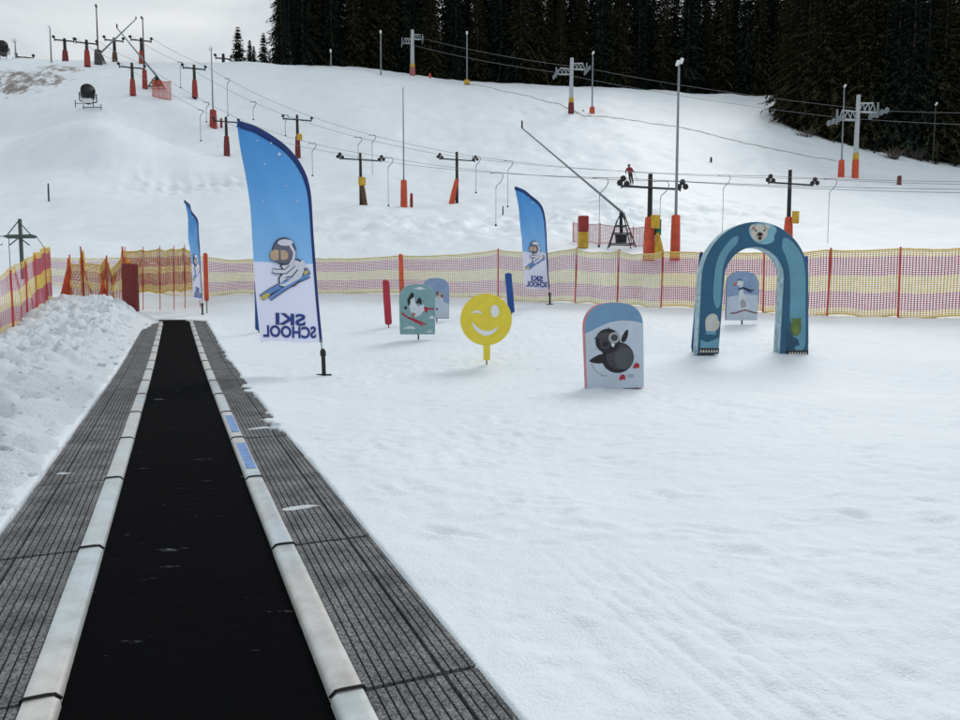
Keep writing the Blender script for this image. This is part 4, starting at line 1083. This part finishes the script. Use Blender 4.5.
HG = [(830, 'b0', 250, 'tow hanger dangling above the fence right of the blue arch'), (724, 'b0', 236, 'tow hanger dangling just left of the blue arch'),
      (661, 'a1', 245, 'tow hanger beside the yellow-boxed pylon'), (600, 'a0', 247, 'tow hanger left of the snow lance frame'),
      (496, 'a0', 226, 'longer tow hanger left of the middle flag'), (508, 'b1', 207, 'tow hanger beside the tip of the middle flag'),
      (476, 'b1', 193, 'tow hanger right of the slanted-pad pylon'), (388, 'a1', 206, 'tow hanger between the brown-padded pylon and the lamp'),
      (372, 'b1', 177, 'tow hanger above the brown-padded pylon'), (358, 'b0', 160, 'small tow hanger above and left of the brown-padded pylon'),
      (312, 'a1', 176, 'tow hanger beside the curved edge of the large flag'), (285, 'b0', 136, 'tow hanger left of the pylon above the large flag'), (253, 'b0', 120, 'tow hanger above the large flag tip'),
      (227, 'b1', 116, 'tow hanger above the dark red padded pylon'), (200, 'a0', 141, 'tow hanger below the upper red padded pylon'), (206, 'a1', 122, 'tow hanger left of the padded lamp on the upper slope'),
      (180, 'b0', 88, 'tow hanger left of the upper slope pylon')]
for h_ in HG: hanger(*h_)

# ------------------------------------------------------------------ lamp masts
def lamp(u, vb, vt, label, pad=None, padv=0, Z=None, wide=1.0, head='double', m=GALV, padw=3.2):
    p = P(u, vb, Z) if Z else G(u, vb)
    p.z = tz(p.x, p.y); h = hgt(u, vt, p)
    root = thing('lamp_mast', label, 'lamp', p, random.uniform(-.3, .3), 'floodlight masts')
    r = max(.06, p.y * .0011) * wide
    mb = MB(); mb.tube([(0, 0, -.4), (0, 0, h * .5), (0, 0, h)], [r, r * .85, r * .65], 8); mb.build('mast', m, root)
    hw = max(.16, p.y * .0028); 
    for sg in ((-1, 1) if head == 'double' else (0,)):
        rot = Matrix.Rotation(R(-38), 3, 'X') @ Matrix.Rotation(R(14 * sg), 3, 'Y')
        mb = MB(); mb.box((sg * hw * .5, -hw * .5, h - hw * (.2 if sg < 0 else -.35)), (hw * .9, hw * 1.5, hw * .55), 0, rot)
        o = mb.build('lamp_head', WHITE if head != 'dark' else DGREY, root, bevel=hw * .12)
    if pad:
        hp = hgt(u, padv, p); rr = r * padw
        mb = MB(); mb.tube([(0, 0, -.2), (0, 0, hp * .6), (0, 0, hp * .98), (0, 0, hp)], [rr * 1.1, rr, rr * .9, rr * .7], 8, smooth=False); mb.build('pad', pad, root)
    return root, p
lamp(404, 208, 88, 'tall floodlight mast with a red pad between two lift pylons', ORANGE, 180, padw=4.2)
lamp(675, 259, 63, 'tallest floodlight mast with an orange pad beside the yellow-boxed pylon', ORANGE, 215, padw=3.0, wide=1.1)
lamp(213.5, 129, 49, 'floodlight mast with a wide red pad on the upper slope', REDPAD, 110, padw=4.3)
lamp(592, 121, 54, 'floodlight mast with an orange pad beside the middle chairlift tower', ORANGE, 107, Z=122, padw=3.2, head='single')
lamp(841, 177, 87, 'floodlight mast with an orange pad beside the right chairlift tower', ORANGE, 160, padw=3.6, head='single')
lamp(467, 85, 34, 'thin floodlight mast with a yellow base in front of the forest', YELLOW, 80, Z=158, padw=3.5, head='single')
lamp(381, 72, 33, 'thin floodlight mast on the crest in front of the forest', None, 0, Z=150, head='single')
lamp(51.5, 64, 28, 'pale lamp mast on the crest left of the pylon row', None, 0, head='single', m=GALV)
lamp(16, 61, 41, 'short pale lamp mast on the crest beside the fan gun', None, 0, Z=134, m=GALV)
lamp(98.5, 64, 7, 'tall dark lamp mast on the crest with a box at its foot', DGREY, 50, padw=4.4, head='dark', m=DGREY)
lamp(145, 88, 19, 'dark lamp mast with a red pad behind the crossed lances', REDPAD, 70, padw=3.0, head='dark', m=DGREY)
lamp(933, 160, 105, 'slim lamp mast in front of the right spruces', None, 0, Z=112, head='single', m=DGREY, wide=.6)
lamp(291, 64, 54, 'short lamp post on the crest below the left end of the forest', None, 0, Z=160, head='single')
lamp(331, 66, 52, 'stubby lamp post on the crest below the forest', None, 0, Z=158, head='single', m=GALV)

# small padded stumps and markers
def stump(u, vb, vt, m, wpx, label, Z=None, name='marker_post', cat='marker'):
    p = P(u, vb, Z) if Z else G(u, vb); p.z = tz(p.x, p.y); h = hgt(u, vt, p); r = wpx * p.y / F / 2
    mb = MB(); mb.tube([(0, 0, -.2), (0, 0, h * .5), (.01, 0, h * .92), (.01, 0, h)], [r, r, r * .9, r * .4], 8)
    o = mb.build(name, m); o.location = p; tag(o, label, cat)
stump(411.5, 208, 193, REDPAD, 3.2, 'short red padded stump right of the tall lamp')
stump(221.5, 129, 118, REDPAD, 2.4, 'short red stump right of the upper slope lamp')
stump(583, 119, 110, GREEN, 2.6, 'green marker post between chairlift tower and lamp', Z=124)
stump(711, 163, 157, BLACK, 2.0, 'small dark marker post on the open slope')
stump(430, 78, 73.5, ORANGE, 2.4, 'small orange marker on the crest right of the far chairlift tower', Z=160)
stump(490, 92, 86.5, mat('olive_marker', (.22, .20, .05), .7), 1.8, 'olive marker post right of the yellow-based lamp', Z=158)
stump(49, 204, 183, DGREY, 1.6, 'thin dark stake standing alone on the left slope')
stump(503, 213, 206, DGREY, 1.4, 'tiny dark stub in the snow below the middle hangers')
stump(899, 186, 175.5, DKRED, 4.2, 'small dark red ball-topped marker below the right spruces')
stump(5, 206, 202, DGREY, 1.4, 'tiny dark stub at the left edge of the slope')
# red and yellow box by the snow lance
p = G(583, 246); p.z = tzf(p.x, p.y); root = thing('padded_box', 'upright red and yellow padded box left of the snow lance', 'padding', p, R(8)); h = hgt(583, 216, p); wd = 9.5 * p.y / F
mb = MB(); mb.box((0, 0, h * .25), (wd, wd * .7, h * .5)); mb.build('lower_pad', YELLOW, root, bevel=.04)
mb = MB(); mb.box((0, 0, h * .75 + .003), (wd * 1.01, wd * .72, h * .5)); mb.build('upper_pad', REDPAD, root, bevel=.04)

# ------------------------------------------------------------------ snow lances
def lance(label, base_uv, tip_uv, Z, pivot_v, fw, drum=True, rad=.05):
    p = P(base_uv[0], base_uv[1], Z) if Z else G(*base_uv); p.z = tz(p.x, p.y)
    root = thing('snow_lance', label, 'snow lance', p)
    a = Vector((0, 0, hgt(base_uv[0], pivot_v, p))); k = F / p.y
    e = ray(*tip_uv); q = Vector((e[0] * p.y, p.y, CAMZ + e[1] * p.y)) - p
    st = a + (a - q) * .03
    mb = MB(); mb.tube([st, a.lerp(q, .5), q], [rad * 1.2, rad, rad * .6], 8); mb.build('lance_tube', GALV, root)
    mb = MB(); mb.tube([q, q + Vector((0, 0, 8 / k * fw / 30))], rad * .9, 8); mb.build('nozzle', DGREY, root)
    w_ = fw / k / 2; mb = MB()
    for sx_, sy in ((-1, -.6), (1, -.6), (.9, .7), (-.9, .7)):
        mb.tube([(sx_ * w_, sy * w_, -.05), (sx_ * w_ * .35, sy * w_ * .3, a.z * .75), a * .98], rad * .62, 6)
    for z_, f_ in ((.08, .95), (.38, .70), (.6, .46)):
        c = [(sx_ * w_ * f_, sy * w_ * f_, a.z * z_) for sx_, sy in ((-1, -.6), (1, -.6), (.9, .7), (-.9, .7), (-1, -.6))]
        mb.tube(c, rad * .6, 6)
    mb.build('frame', DGREY, root)
    if drum:
        mb = MB(); mb.tube([(0, 0, .12 * a.z), (0, 0, a.z * .34), (0, 0, a.z * .36)], [w_ * .42, w_ * .46, w_ * .3], 12); mb.build('ballast_drum', BLACK, root)
        mb = MB(); mb.tube([(0, 0, a.z * .4), (-.03, 0, a.z * .98)], rad * 1.6, 8); mb.build('column', BLACK, root)
        mb = MB(); mb.tube([st, st + Vector((.1, -.05, -.3)), (w_ * .6, -.2, a.z * .45), (w_ * .7, -.3, .1)], rad * .45, 6); mb.build('hose', BLACK, root)
lance('long grey snow lance pointing up left over the slope, on a dark frame', (621, 247), (522, 128), None, 212, 26)
lance('snow lance on the crest pointing up right, one of the crossed pair', (101, 63), (136, 19), None, 53, 8, rad=.12)
lance('snow lance below the crest pointing up left, one of the crossed pair', (157, 88), (117, 28), None, 76, 14, rad=.12)

# ------------------------------------------------------------------ fan snow guns
def snow_gun(label, u, vb, vt, wpx, Z=None, yaw=0.0, legs=True):
    p = P(u, vb, Z) if Z else G(u, vb); p.z = tz(p.x, p.y); h = hgt(u, vt, p); w_ = wpx * p.y / F
    root = thing('snow_gun', label, 'snow gun', p, yaw)
    rr = w_ * .36; cz = h - rr * 1.05
    d = Vector((.45, -.8, .25)).normalized(); c = Vector((0, 0, cz)); mb = MB()
    mb.tube([c - d * rr * 1.1, c - d * rr * .9, c + d * rr * .9, c + d * rr * 1.1, c + d * rr * .8, c - d * rr * .6], [rr * .75, rr * .98, rr, rr * .92, rr * .8, rr * .7], 18)
    mb.build('fan_drum', BLACK, root)
    mb = MB(); mb.tube([c + d * rr * .3 + Vector((-rr * .4, 0, 0)), c + d * rr * .7], rr * .3, 10); mb.build('motor', DGREY, root)
    mb = MB(); s_ = Vector((d.y, -d.x, 0)).normalized()
    mb.tube([c + s_ * rr * 1.12, c + s_ * rr * 1.12 - Vector((0, 0, rr * 1.2)), c - Vector((0, 0, rr * 1.5)), c - s_ * rr * 1.12 - Vector((0, 0, rr * 1.2)), c - s_ * rr * 1.12], rr * .1, 6)
    mb.tube([(0, 0, h * .2), c - Vector((0, 0, rr * 1.3))], rr * .28, 8); mb.build('yoke', BLACK, root)
    mb = MB(); mb.box((0, 0, h * .33), (rr * 1.1, rr * .9, h * .22)); mb.build('pump_box', WHITE if legs else DGREY, root, bevel=.03)
    mb = MB(); zt_ = h * .25
    for sx_ in (-1, 1):
        for sy in (-1, 1):
            mb.tube([(sx_ * w_ * .48, sy * w_ * .4, -.1), (sx_ * w_ * .48, sy * w_ * .4, zt_ + .1)], .05, 6)
    for sy in (-1, 1): mb.tube([(-w_ * .5, sy * w_ * .4, zt_ * .6), (w_ * .5, sy * w_ * .4, zt_ * .6)], .05, 6)
    mb.build('frame', DGREY, root)
snow_gun('black fan snow gun on a leg frame in front of the big snow mound crest', 88.5, 109, 86, 18, None, 0)
snow_gun('black fan snow gun on the crest at the left edge', 3.5, 60, 42, 13, None, 0, False)

# ------------------------------------------------------------------ chairlift towers
CHL = {}
def chair_tower(key, u, vb, vt, label, Z, apx, pad, padv):
    p = P(u, vb, Z); p.z = tz(p.x, p.y); h = hgt(u, vt, p); k = F / p.y; la = apx / k
    root = thing('chairlift_tower', label, 'chairlift tower', p, R(8), 'chairlift towers'); r = max(.3, Z * .0030)
    mb = MB(); mb.tube([(0, 0, -.5), (0, 0, h * .5), (.05, 0, h)], [r, r * .9, r * .75], 12); mb.build('mast', LGREY, root)
    if pad:
        mb = MB(); hp = hgt(u, padv, p); mb.tube([(0, 0, -.2), (0, 0, hp * .8), (0, 0, hp)], [r * 1.35, r * 1.3, r * 1.2], 10, smooth=False); mb.build('pad', pad, root)
        mb = MB(); mb.tube([(0, 0, hp + .02), (0, 0, hp + .75)], r * 1.15, 10); mb.build('yellow_band', YELLOW, root)
    ends = []
    for sg, zf in ((-1, .70), (1, .80)):
        z = h * zf; mb = MB(); x1 = sg * la
        mb.tube([(0, 0, z), (x1, 0, z)], .13, 6); mb.tube([(0, 0, z + h * .10), (x1 * .75, 0, z + h * .11)], .1, 6)
        for q in (.25, .5, .75): mb.tube([(x1 * (q - .22), 0, z), (x1 * q, 0, z + h * .105), (x1 * (q + .12), 0, z)], .08, 6)
        mb.build('cross_arm', LGREY, root)
        mb = MB(); mb.tube([(x1, -1.6, z - .25), (x1, 1.6, z - .25)], .12, 6)
        mb.tube([(x1 * .98, 0, z - h * .06), (x1 * .98, 0, z + h * .12)], .12, 6); mb.build('sheave_beam', GALV, root)
        for q in (-1.4, -.5, .5, 1.4):
            mb = MB(); mb.tube([(-.08, 0, 0), (.08, 0, 0)], .34, 12); o = mb.build('sheave', GALV, root); o.location = (x1 * 1.02, q, z - .1)
        ends.append((Matrix.Translation(p) @ Matrix.Rotation(R(8), 4, 'Z')) @ Vector((x1 * 1.02, 0, z + .26)))
    CHL[key] = ends
chair_tower(0, 412.5, 75, 30, 'grey chairlift tower on the crest, farthest of the three', 162, 10, mat('pink_padding', (.36, .12, .11), .7), 68)
chair_tower(1, 571, 118, 58, 'grey chairlift tower in the middle of the upper slope', 122, 15.5, DKRED, 103)
chair_tower(2, 855, 178, 95, 'large grey chairlift tower with orange pad before the right spruces', 88, 22, ORANGE, 160)
for k, nm in ((0, 'lower left'), (1, 'upper right')):
    cable('c%d' % k, [CHL[q][k] for q in (0, 1, 2)] + [P(1150, 128 - 18 * k, 62)], 'chairlift haul cable on the %s arms of the grey towers' % nm, rad=.03, sag=.010, group='chairlift cables')

# ------------------------------------------------------------------ small tower at the left behind the net fence
p = P(23, 285, 31); p.z = tz(p.x, p.y); h = hgt(23, 219, p); k = F / 31
OLV = mat('weathered_green_steel', (.07, .085, .08), .6, var=.25)
root = thing('cable_tower', 'small green grey cable tower behind the left net fence', 'tower', p, R(6))
mb = MB(); mb.tube([(0, 0, -.3), (0, 0, h)], .075, 10); mb.build('mast', OLV, root)
za = hgt(23, 236.5, p); mb = MB(); mb.prism([(-.72, za), (-.5, za - .09), (.55, za - .07), (.66, za), (.5, za + .09), (-.5, za + .07)], -.1, .1); mb.build('cross_arm', OLV, root, bevel=.02)
for sg in (-1, 1):
    mb = MB(); mb.tube([(sg * .45, -.12, za + .08), (0, -.12, h - .1)], .022, 6); mb.build('stay', OLV, root)
    mb = MB(); mb.tube([(sg * .40, -.12, za - .38), (0, -.12, za - .05)], .026, 6); mb.build('strut', OLV, root)
mb = MB(); mb.tube([(-.62, 0, za)] + [(-.86 + .16 * math.cos(t), 0, za - .18 + .2 * math.sin(t)) for t in [1.2 + i * .55 for i in range(9)]], .018, 6); mb.build('rope_loop', OLV, root)
mb = MB(); mb.tube([(-.43, -.1, za - .05), (-.43, -.1, za - 1.5)], .014, 6); mb.build('rope', OLV, root)
mb = MB(); mb.tube([(.62, 0, za), (.8, 0, za - .25), (.95, 0, za - .55)], .014, 6); mb.build('loose_cable', OLV, root)

# ------------------------------------------------------------------ skier
p = G(629, 184); h = hgt(627, 164.5, p); sc = h / 1.78
root = thing('person', 'skier in a red jacket and black trousers gliding down the slope', 'person', p, R(-12)); root.scale = (sc,) * 3
J = [(.10, 0, .95), (.06, .02, 1.18), (.0, .0, 1.42), (-.02, -.01, 1.55), (-.03, -.03, 1.68),            # pelvis chest neck head
     (-.20, 0, 1.40), (-.32, -.08, 1.15), (-.27, -.28, .98), (-.26, -.34, .93),                          # arm
     (.19, .02, 1.40), (.36, -.02, 1.16), (.46, -.22, 1.02), (.47, -.29, .97),                           # arm
     (.02, 0, .90), (.05, -.16, .52), (.16, -.02, .12), (.14, -.16, .06),                                # leg
     (.20, .02, .90), (.26, -.12, .52), (.36, .02, .12), (.34, -.12, .06)]
E = [(0, 1), (1, 2), (2, 3), (3, 4), (2, 5), (5, 6), (6, 7), (7, 8), (2, 9), (9, 10), (10, 11), (11, 12), (0, 13), (13, 14), (14, 15), (15, 16), (0, 17), (17, 18), (18, 19), (19, 20)]
RD = [.17, .17, .18, .075, .10, .095, .075, .058, .05, .095, .075, .058, .05, .13, .095, .085, .075, .13, .095, .085, .075]
me = bpy.data.meshes.new('body'); me.from_pydata(J, E, []); o = bpy.data.objects.new('body', me); C.objects.link(o)
sk = o.modifiers.new('skin', 'SKIN'); o.modifiers.new('sub', 'SUBSURF').levels = 1; o.modifiers['sub'].render_levels = 1
for i, r in enumerate(RD): me.skin_vertices[0].data[i].radius = (r, r); me.skin_vertices[0].data[i].use_root = (i == 0)
bpy.context.view_layer.update()
m2 = bpy.data.meshes.new_from_object(o.evaluated_get(bpy.context.evaluated_depsgraph_get())); bpy.data.objects.remove(o)
for m_ in (mat('jacket_red', (.22, .025, .035), .7), mat('trousers_black', (.012, .012, .016), .7), mat('skin', (.45, .28, .2), .6)): m2.materials.append(m_)
for f_ in m2.polygons:
    z = f_.center.z; f_.material_index = 2 if z > 1.52 else (1 if z < .90 and -.24 < f_.center.x < .42 else 0); f_.use_smooth = True
o = bpy.data.objects.new('body', m2); C.objects.link(o); o.parent = root
mb = MB(); mb.tube([(-.03, -.03, 1.62), (-.03, -.03, 1.66), (-.03, -.02, 1.74), (-.03, -.02, 1.80), (-.03, -.02, 1.82)], [.125, .135, .125, .07, .02], 12); mb.build('helmet', BLACK, root)
mb = MB(); mb.box((-.03, -.145, 1.68), (.16, .05, .07)); mb.build('goggles', DGREY, root, bevel=.015)
for x, y in ((.15, -.1), (.35, -.06)):
    mb = MB(); mb.box((x, y, .0), (.09, 1.6, .025)); mb.tube([(x, y - .78, .01), (x, y - .95, .06)], [.04, .02], 6); mb.build('ski', mat('ski_dark', (.05, .05, .06), .4), root, bevel=.008)
for a, b_ in (((-.26, -.34, .95), (-.62, .50, .25)), ((.47, -.29, .99), (.80, .55, .30))):
    mb = MB(); mb.tube([a, b_], .014, 6); mb.build('ski_pole', DGREY, root)

# ------------------------------------------------------------------ spruces
BARK = mat('spruce_bark', (.06, .045, .035), .9, var=.3)
NEED = [mat('spruce_needles', (.022, .034, .024), 1.0, var=.5, scale=.5, spec=0), mat('spruce_needles_brown', (.038, .036, .020), 1.0, var=.5, scale=.5, spec=0), mat('spruce_needles_deep', (.016, .028, .024), 1.0, var=.45, scale=.5, spec=0)]
def spruce_meshes(seed, H, Rmax, bare, m, dens=1.0):
    g = np.random.default_rng(seed); V = []; Fc = []
    n_wh = int(H * 2.0 * dens); o = 0
    for wi in range(n_wh):
        f = (wi + g.random()) / n_wh
        z = bare + (H - bare) * f
        Lm = Rmax * ((1 - f) ** .85) * (.75 + .35 * g.random()) + .15
        nb = int(7 + 4 * g.random())
        a0 = g.random() * 6.3
        for b_ in range(nb):
            if g.random() < .08: continue
            az = a0 + b_ * 6.283 / nb + g.normal() * .15; Lb = Lm * (.65 + .5 * g.random())
            c, s_ = math.cos(az), math.sin(az); droop = (.30 + .35 * (1 - f)) * (1 + .3 * g.normal())
            ns = max(2, int(Lb / .55))
            prev = None
            for q in range(ns + 1):
                t = q / ns; r = Lb * t; zz = z + Lb * (.10 * t - droop * t * t + .18 * max(0, t - .7))
                cur = (c * r, s_ * r, zz)
                if prev is not None:
                    wl = (.30 + .22 * Lb * (1 - t) * .6) * (.7 + .7 * g.random())
                    for sg in (-1, 1):
                        if g.random() < .12: continue
                        tipx = cur[0] - s_ * sg * wl + c * wl * .5 * g.random(); tipy = cur[1] + c * sg * wl + s_ * wl * .5 * g.random()
                        tipz = cur[2] - wl * (.35 + .8 * g.random())
                        V += [prev, cur, (tipx, tipy, tipz)]; Fc.append((o, o + 1, o + 2)); o += 3
                prev = cur
            V += [(prev[0] - s_ * .12, prev[1] + c * .12, prev[2]), (prev[0] + s_ * .12, prev[1] - c * .12, prev[2]), (prev[0] + c * .5, prev[1] + s_ * .5, prev[2] - .15)]
            Fc.append((o, o + 1, o + 2)); o += 3
    crown = from_arrays('crown', np.array(V), np.array(Fc), m, False)
    mb = MB(); mb.tube([(0, 0, -.6), (0, 0, H * .3), (.05, .03, H * .65), (0, 0, H)], [H * .013, H * .010, H * .006, .02], 8)
    gg = random.Random(seed)
    for i in range(14):
        z = bare * .4 + (H * .4) * gg.random(); az = gg.random() * 6.28; l_ = .7 + 1.2 * gg.random()
        mb.tube([(0, 0, z), (math.cos(az) * l_, math.sin(az) * l_, z - .25)], [.04, .012], 4)
    return crown, mb.mesh('trunk', BARK)
VAR = [spruce_meshes(1, 26, 4.3, .8, NEED[0]), spruce_meshes(2, 22, 3.4, 2.0, NEED[2]), spruce_meshes(3, 31, 4.6, 1.5, NEED[0]), spruce_meshes(4, 25, 3.6, .5, NEED[2]), spruce_meshes(5, 27, 3.8, .3, NEED[1]), spruce_meshes(6, 25, 3.6, .2, NEED[0])]
BIG = [spruce_meshes(7, 29, 5.4, .2, NEED[1], 1.15), spruce_meshes(8, 27, 5.0, .2, NEED[1], 1.15), spruce_meshes(9, 30, 4.8, .3, NEED[0], 1.1)]
SMALL = [spruce_meshes(11, 8, 2.0, .2, NEED[0], 1.6), spruce_meshes(12, 8, 1.5, .3, NEED[2], 1.6)]
def spruce(x, y, var, sc, label, group, sz=1.0):
    z = tz(x, y)
    r = thing('spruce_tree', label, 'tree', (x, y, z - .3), random.uniform(0, 6.28), group); r.scale = (sc, sc, sc * sz)
    for me, nm in zip(var, ('crown', 'trunk')):
        o = bpy.data.objects.new(nm, me); C.objects.link(o); o.parent = r
rt = random.Random(5)
LBF = 'dark spruce in the dense forest wall along the crest'
row = 0
for (dz, stepx, j) in ((0, 21, 4), (8, 15, 5), (17, 17, 6), (28, 20, 8), (42, 24, 9)):
    u = 283 + rt.uniform(0, 8) + row * 2
    while u < 812:
        Zc = float(np.interp(u, [240, 360, 457, 620, 780, 960], [160, 172, 180, 186, 186, 190])) + dz + rt.uniform(-2, 3)
        a, _ = ray(u + rt.uniform(-j, j), 80)
        spruce(a * Zc, Zc, (VAR + BIG)[rt.choice([0, 1, 2, 2, 3, 5] if row else [6, 7, 8, 4, 5, 8])], rt.uniform(.85, 1.28) * (1 + .07 * row), LBF, 'forest along the crest', rt.uniform(.95, 1.15))
        u += stepx * rt.uniform(.75, 1.2)
    row += 1
# young trees at the foot of the forest wall
u = 300
while u < 790:
    Zc = float(np.interp(u, [240, 360, 457, 620, 780, 960], [160, 172, 180, 186, 186, 190])) + rt.uniform(-3, 4); a, _ = ray(u, 80)
    spruce(a * Zc, Zc, SMALL[rt.randint(0, 1)], rt.uniform(.6, 1.1), 'young spruce at the foot of the forest wall', 'young spruces under the forest'); u += rt.uniform(7, 17)
for u, vt, var, Zc, lab in ((238.5, 27, 0, 158, 'leftmost small spruce standing alone on the crest'), (250, 40, 1, 164, 'shortest spruce on the crest between two small ones'), (264, 33, 0, 160, 'small spruce nearest the left end of the forest'), (254, 46, 1, 168, 'thin young spruce behind the small spruces on the crest')):
    a, _ = ray(u, 62); x, y = a * Zc, Zc; z = tz(x, y); h = CAMZ + ray(u, vt)[1] * y - z
    spruce(x, y, SMALL[var], (h + .3) / 8.0, lab, 'small spruces on the crest')
for u, Zc, sc in ((282, 157, .72), (290, 161, .95), (303, 163, 1.0)):
    a, _ = ray(u, 62); spruce(a * Zc, Zc, VAR[0 if u != 290 else 1], sc, 'dark spruce at the left end of the forest wall', 'left end of the forest')
# big clump at the right
edge = [(789, 121), (797, 128), (806, 132), (818, 137), (830, 140), (843, 143), (856, 147), (869, 150), (882, 153), (895, 156), (909, 159), (924, 161), (940, 163), (956, 164), (975, 165), (995, 166), (1020, 167)]
for u, v in edge:
    p = G(u, v - 2)
    spruce(p.x, p.y, BIG[rt.choice([0, 1, 2, 0])], rt.uniform(1.0, 1.15), 'tall brownish spruce with branches down to the snow in the right clump', 'right spruce clump')
for dz, st_ in ((6, 16), (13, 18), (22, 22), (33, 26), (46, 28)):
    u = 800 + dz * .25 + rt.uniform(0, 6)
    while u < 1060:
        v = float(np.interp(u, [789, 830, 882, 940, 1020], [121, 140, 153, 163, 167])); p = G(u, v - 2); y = p.y + dz; a, _ = ray(u, v)
        spruce(a * y, y, (VAR + BIG)[rt.choice([0, 2, 4, 5, 6, 7, 8])], rt.uniform(1.0, 1.25), 'dark spruce deeper inside the right clump', 'inner right spruce clump'); u += st_ * rt.uniform(.8, 1.2)
# undergrowth at the left corner of the clump
for u, v, s_ in ((781, 117, .5), (777, 112, .42), (792, 127, .4), (812, 136, .35), (850, 147, .35)):
    p = G(u, v); spruce(p.x, p.y, SMALL[0], s_, 'low young spruce at the foot of the right clump', 'young spruces under the right clump')
# bare shrubs
TW = mat('bare_twigs', (.11, .09, .075), .9)
for i, (u, v, lab) in enumerate(((893, 157, 'bare grey brown shrub under the right spruces'), (915, 158, 'wider bare shrub under the right spruces nearer the edge'), (805, 137, 'low bare shrub under the left side of the right clump'))):
    p = G(u, v + 2); mb = MB(); g = random.Random(i)
    for _ in range(90):
        az = g.uniform(0, 6.28); r = g.uniform(.3, 2.2); hh = g.uniform(.5, 1.9)
        mb.tube([(math.cos(az) * r * .3, math.sin(az) * r * .3, -.1), (math.cos(az) * r * .7, math.sin(az) * r * .7, hh * .7), (math.cos(az) * r * 1.2, math.sin(az) * r * 1.2, hh)], [.035, .025, .01], 3, cap=False)
    o = mb.build('bare_shrub', TW); o.location = p; tag(o, lab, 'shrub', 'bare shrubs')
